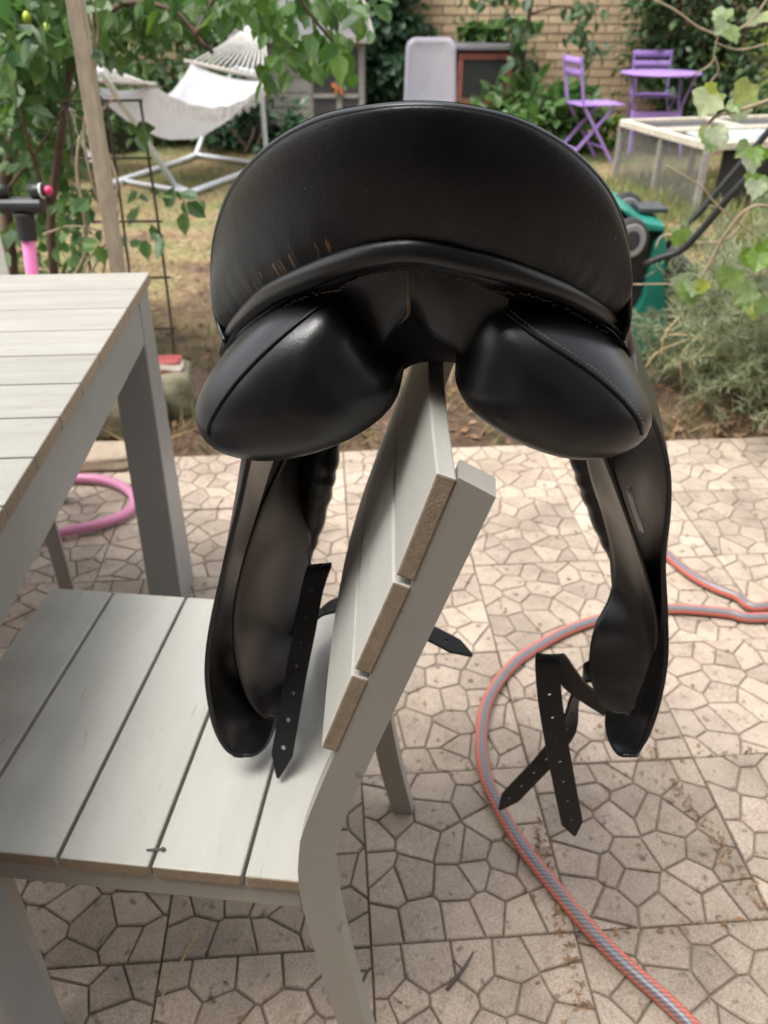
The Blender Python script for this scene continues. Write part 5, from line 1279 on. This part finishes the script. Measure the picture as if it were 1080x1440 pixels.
P = spots([(1010, 140, 2.1, 9, 10, 4), (1008, 180, 2.1, 7, 10, 4), (1040, 126, 2.1, 10, 8, 3), (1062, 212, 2.15, 10, 10, 4), (1070, 250, 2.2, 8, 8, 2), (975, 395, 2.15, 12, 8, 5), (1045, 390, 2.15, 14, 8, 4), (1072, 325, 2.15, 8, 20, 4), (1060, 415, 2.2, 14, 10, 4), (955, 325, 2.5, 8, 6, 2), (1075, 265, 2.1, 8, 16, 3), (1170, 200, 2.2, 26, 100, 40), (1050, 20, 3.1, 26, 16, 6)], g)
n = len(P); D = np.array([-.2, -.3, -.7]) + hvec(n, g) * .4; Nn = np.array([0, -.9, .5]) + hvec(n, g) * .35
leaf_parts(P, D, Nn, g.uniform(.035, .064, n), 'lobed', 'vine', rv_)
# lavender: arching thin shoots from several crowns
lv = thing('lavender_bush', 'grey green lavender bush spilling over the bed at the right', 'shrub', (1.35, 2.72, 0))
g = np.random.default_rng(33); PP = []; DD = []; mb = MB()
for k in range(500):
    an = g.uniform(0, 2 * math.pi); el = g.uniform(.1, 1.45); c = V((1.50 + g.normal() * .20, 2.74 + g.normal() * .13, .02))
    d = V((math.cos(an) * math.cos(el), math.sin(an) * math.cos(el), math.sin(el))); L_ = g.uniform(.34, .62)
    pts = [c, c + d * L_ * .5 + V((0, 0, .05)), c + d * L_ + V((0, 0, -.06 * math.cos(el)))]
    C = crom(pts, 18); mb.tube([C[i] for i in (0, 4, 8, 12, 17)], .0016, 3, cap=False)
    for i in range(3, 18):
        for q in range(9): PP.append(tuple(C[i] + V((g.normal(), g.normal(), g.normal())) * .006)); DD.append(tuple(d * .8 + V((g.normal(), g.normal(), g.normal())) * .55))
PP = np.array(PP); ok = PP[:, 2] > .005; PP = PP[ok]; DD = np.array(DD)[ok]; n = len(PP)
leaves('foliage', PP, DD, hvec(n, g) + np.array([0, 0, .6]), g.uniform(.03, .055, n), 'thin', LEAF['lav'], lv)
mb.build('stem', MT['stem'], lv, False)
mb = MB()
for a, b, c in (((930, 505), (935, 470), (960, 440)), ((960, 545), (958, 500), (985, 470)), ((1062, 565), (1050, 530), (1068, 500)), ((905, 520), (925, 495), (965, 478)), ((985, 530), (970, 510), (1000, 480)), ((1010, 480), (950, 470), (925, 480)), ((1030, 500), (990, 500), (950, 510))):
    mb.tube(crom([at_y(*a, 2.5), at_y(*b, 2.5), at_y(*c, 2.55)], 10), .0022, 5)
mb.build('dead_shoot', MT['straw'], lv, True)

# (lawn) -------------------------------------------------------------------------
def blades(name, label, n, xr, yr, size, mat, seed, mask, zfun=gz, up=.9):
    g = np.random.default_rng(seed); X = g.uniform(*xr, n * 3); Y = yr[0] + (yr[1] - yr[0]) * g.random(n * 3) ** 1.3
    keep = []
    for i in range(len(X)):
        if mask(X[i], Y[i], g): keep.append(i)
        if len(keep) >= n: break
    X, Y = X[keep], Y[keep]; m = len(X); Z = np.array([zfun(a, b) - .003 for a, b in zip(X, Y)])
    D = np.stack([g.normal(size=m) * .5, g.normal(size=m) * .5, np.full(m, up)], 1); Nn = np.stack([g.normal(size=m), g.normal(size=m), np.full(m, .2)], 1)
    o = leaves(name, np.stack([X, Y, Z], 1), D, Nn, g.uniform(.5, 1.25, m) * size, 'blade', mat); o['kind'] = 'stuff'; o['label'] = label; return o
def lawn_mask(x, y, g):
    if patio_local(x, y)[1] < EDGE + .06: return False
    if abs(x) > .56 * y + .5: return False
    d = mnoise(V((x * 1.1, y * 1.1, 4))) + .5 * mnoise(V((x * 4, y * 4, 1))) + (y - 3.3) * .16
    return g.random() < .34 + d * .9
blades('lawn_grass', 'patchy dry lawn grass', 60000, (-5, 5), (2.35, 8.9), .05, LEAF['grass'], 41, lawn_mask)
def edge_mask(x, y, g):
    ly = patio_local(x, y)[1] - EDGE
    if ly < .015 or ly > .5: return False
    cl_ = mnoise(V((x * 3.2, y * 3.2, 9)))
    return g.random() < max(0, .10 + cl_ * 1.6) * (1.25 if x < -.2 else .8 if x < .7 else .22)
blades('edge_grass', 'ragged dry grass along the edge of the paving', 3600, (-1.6, 2.2), (2.1, 2.95), .085, LEAF['drygrass'], 42, edge_mask, up=.55)
blades('edge_weed', 'green weeds along the edge of the paving', 2600, (-1.6, 2.2), (2.1, 2.95), .06, LEAF['mid'], 43, lambda x, y, g: patio_local(x, y)[1] - EDGE > .03 and mnoise(V((x * 3.0, y * 3.0, 19))) > .12, up=.8)
g = np.random.default_rng(44); n = 5200; X = g.uniform(-3, 3, n); Y = 2.3 + 3.2 * g.random(n) ** 1.4
P = np.array([(a, b, gz(a, b) + .006) for a, b in zip(X, Y) if patio_local(a, b)[1] > EDGE + .02]); n = len(P)
o = leaves('ground_litter', P, np.stack([g.normal(size=n), g.normal(size=n), g.normal(size=n) * .3], 1), np.stack([g.normal(size=n) * .5, g.normal(size=n) * .5, np.ones(n)], 1), g.uniform(.012, .04, n), 'small', LEAF['litter']); o['kind'] = 'stuff'; o['label'] = 'brown fallen leaves and bark bits on the bed'
# long straw grass inside and around the run
blades('straw_grass', 'tall straw coloured grass round the pet run', 5000, (1.3, 3.2), (4.6, 6.8), .13, LEAF['grass'], 45, lambda x, y, g: mnoise(V((x * 1.7, y * 1.7, 6))) > -.1)
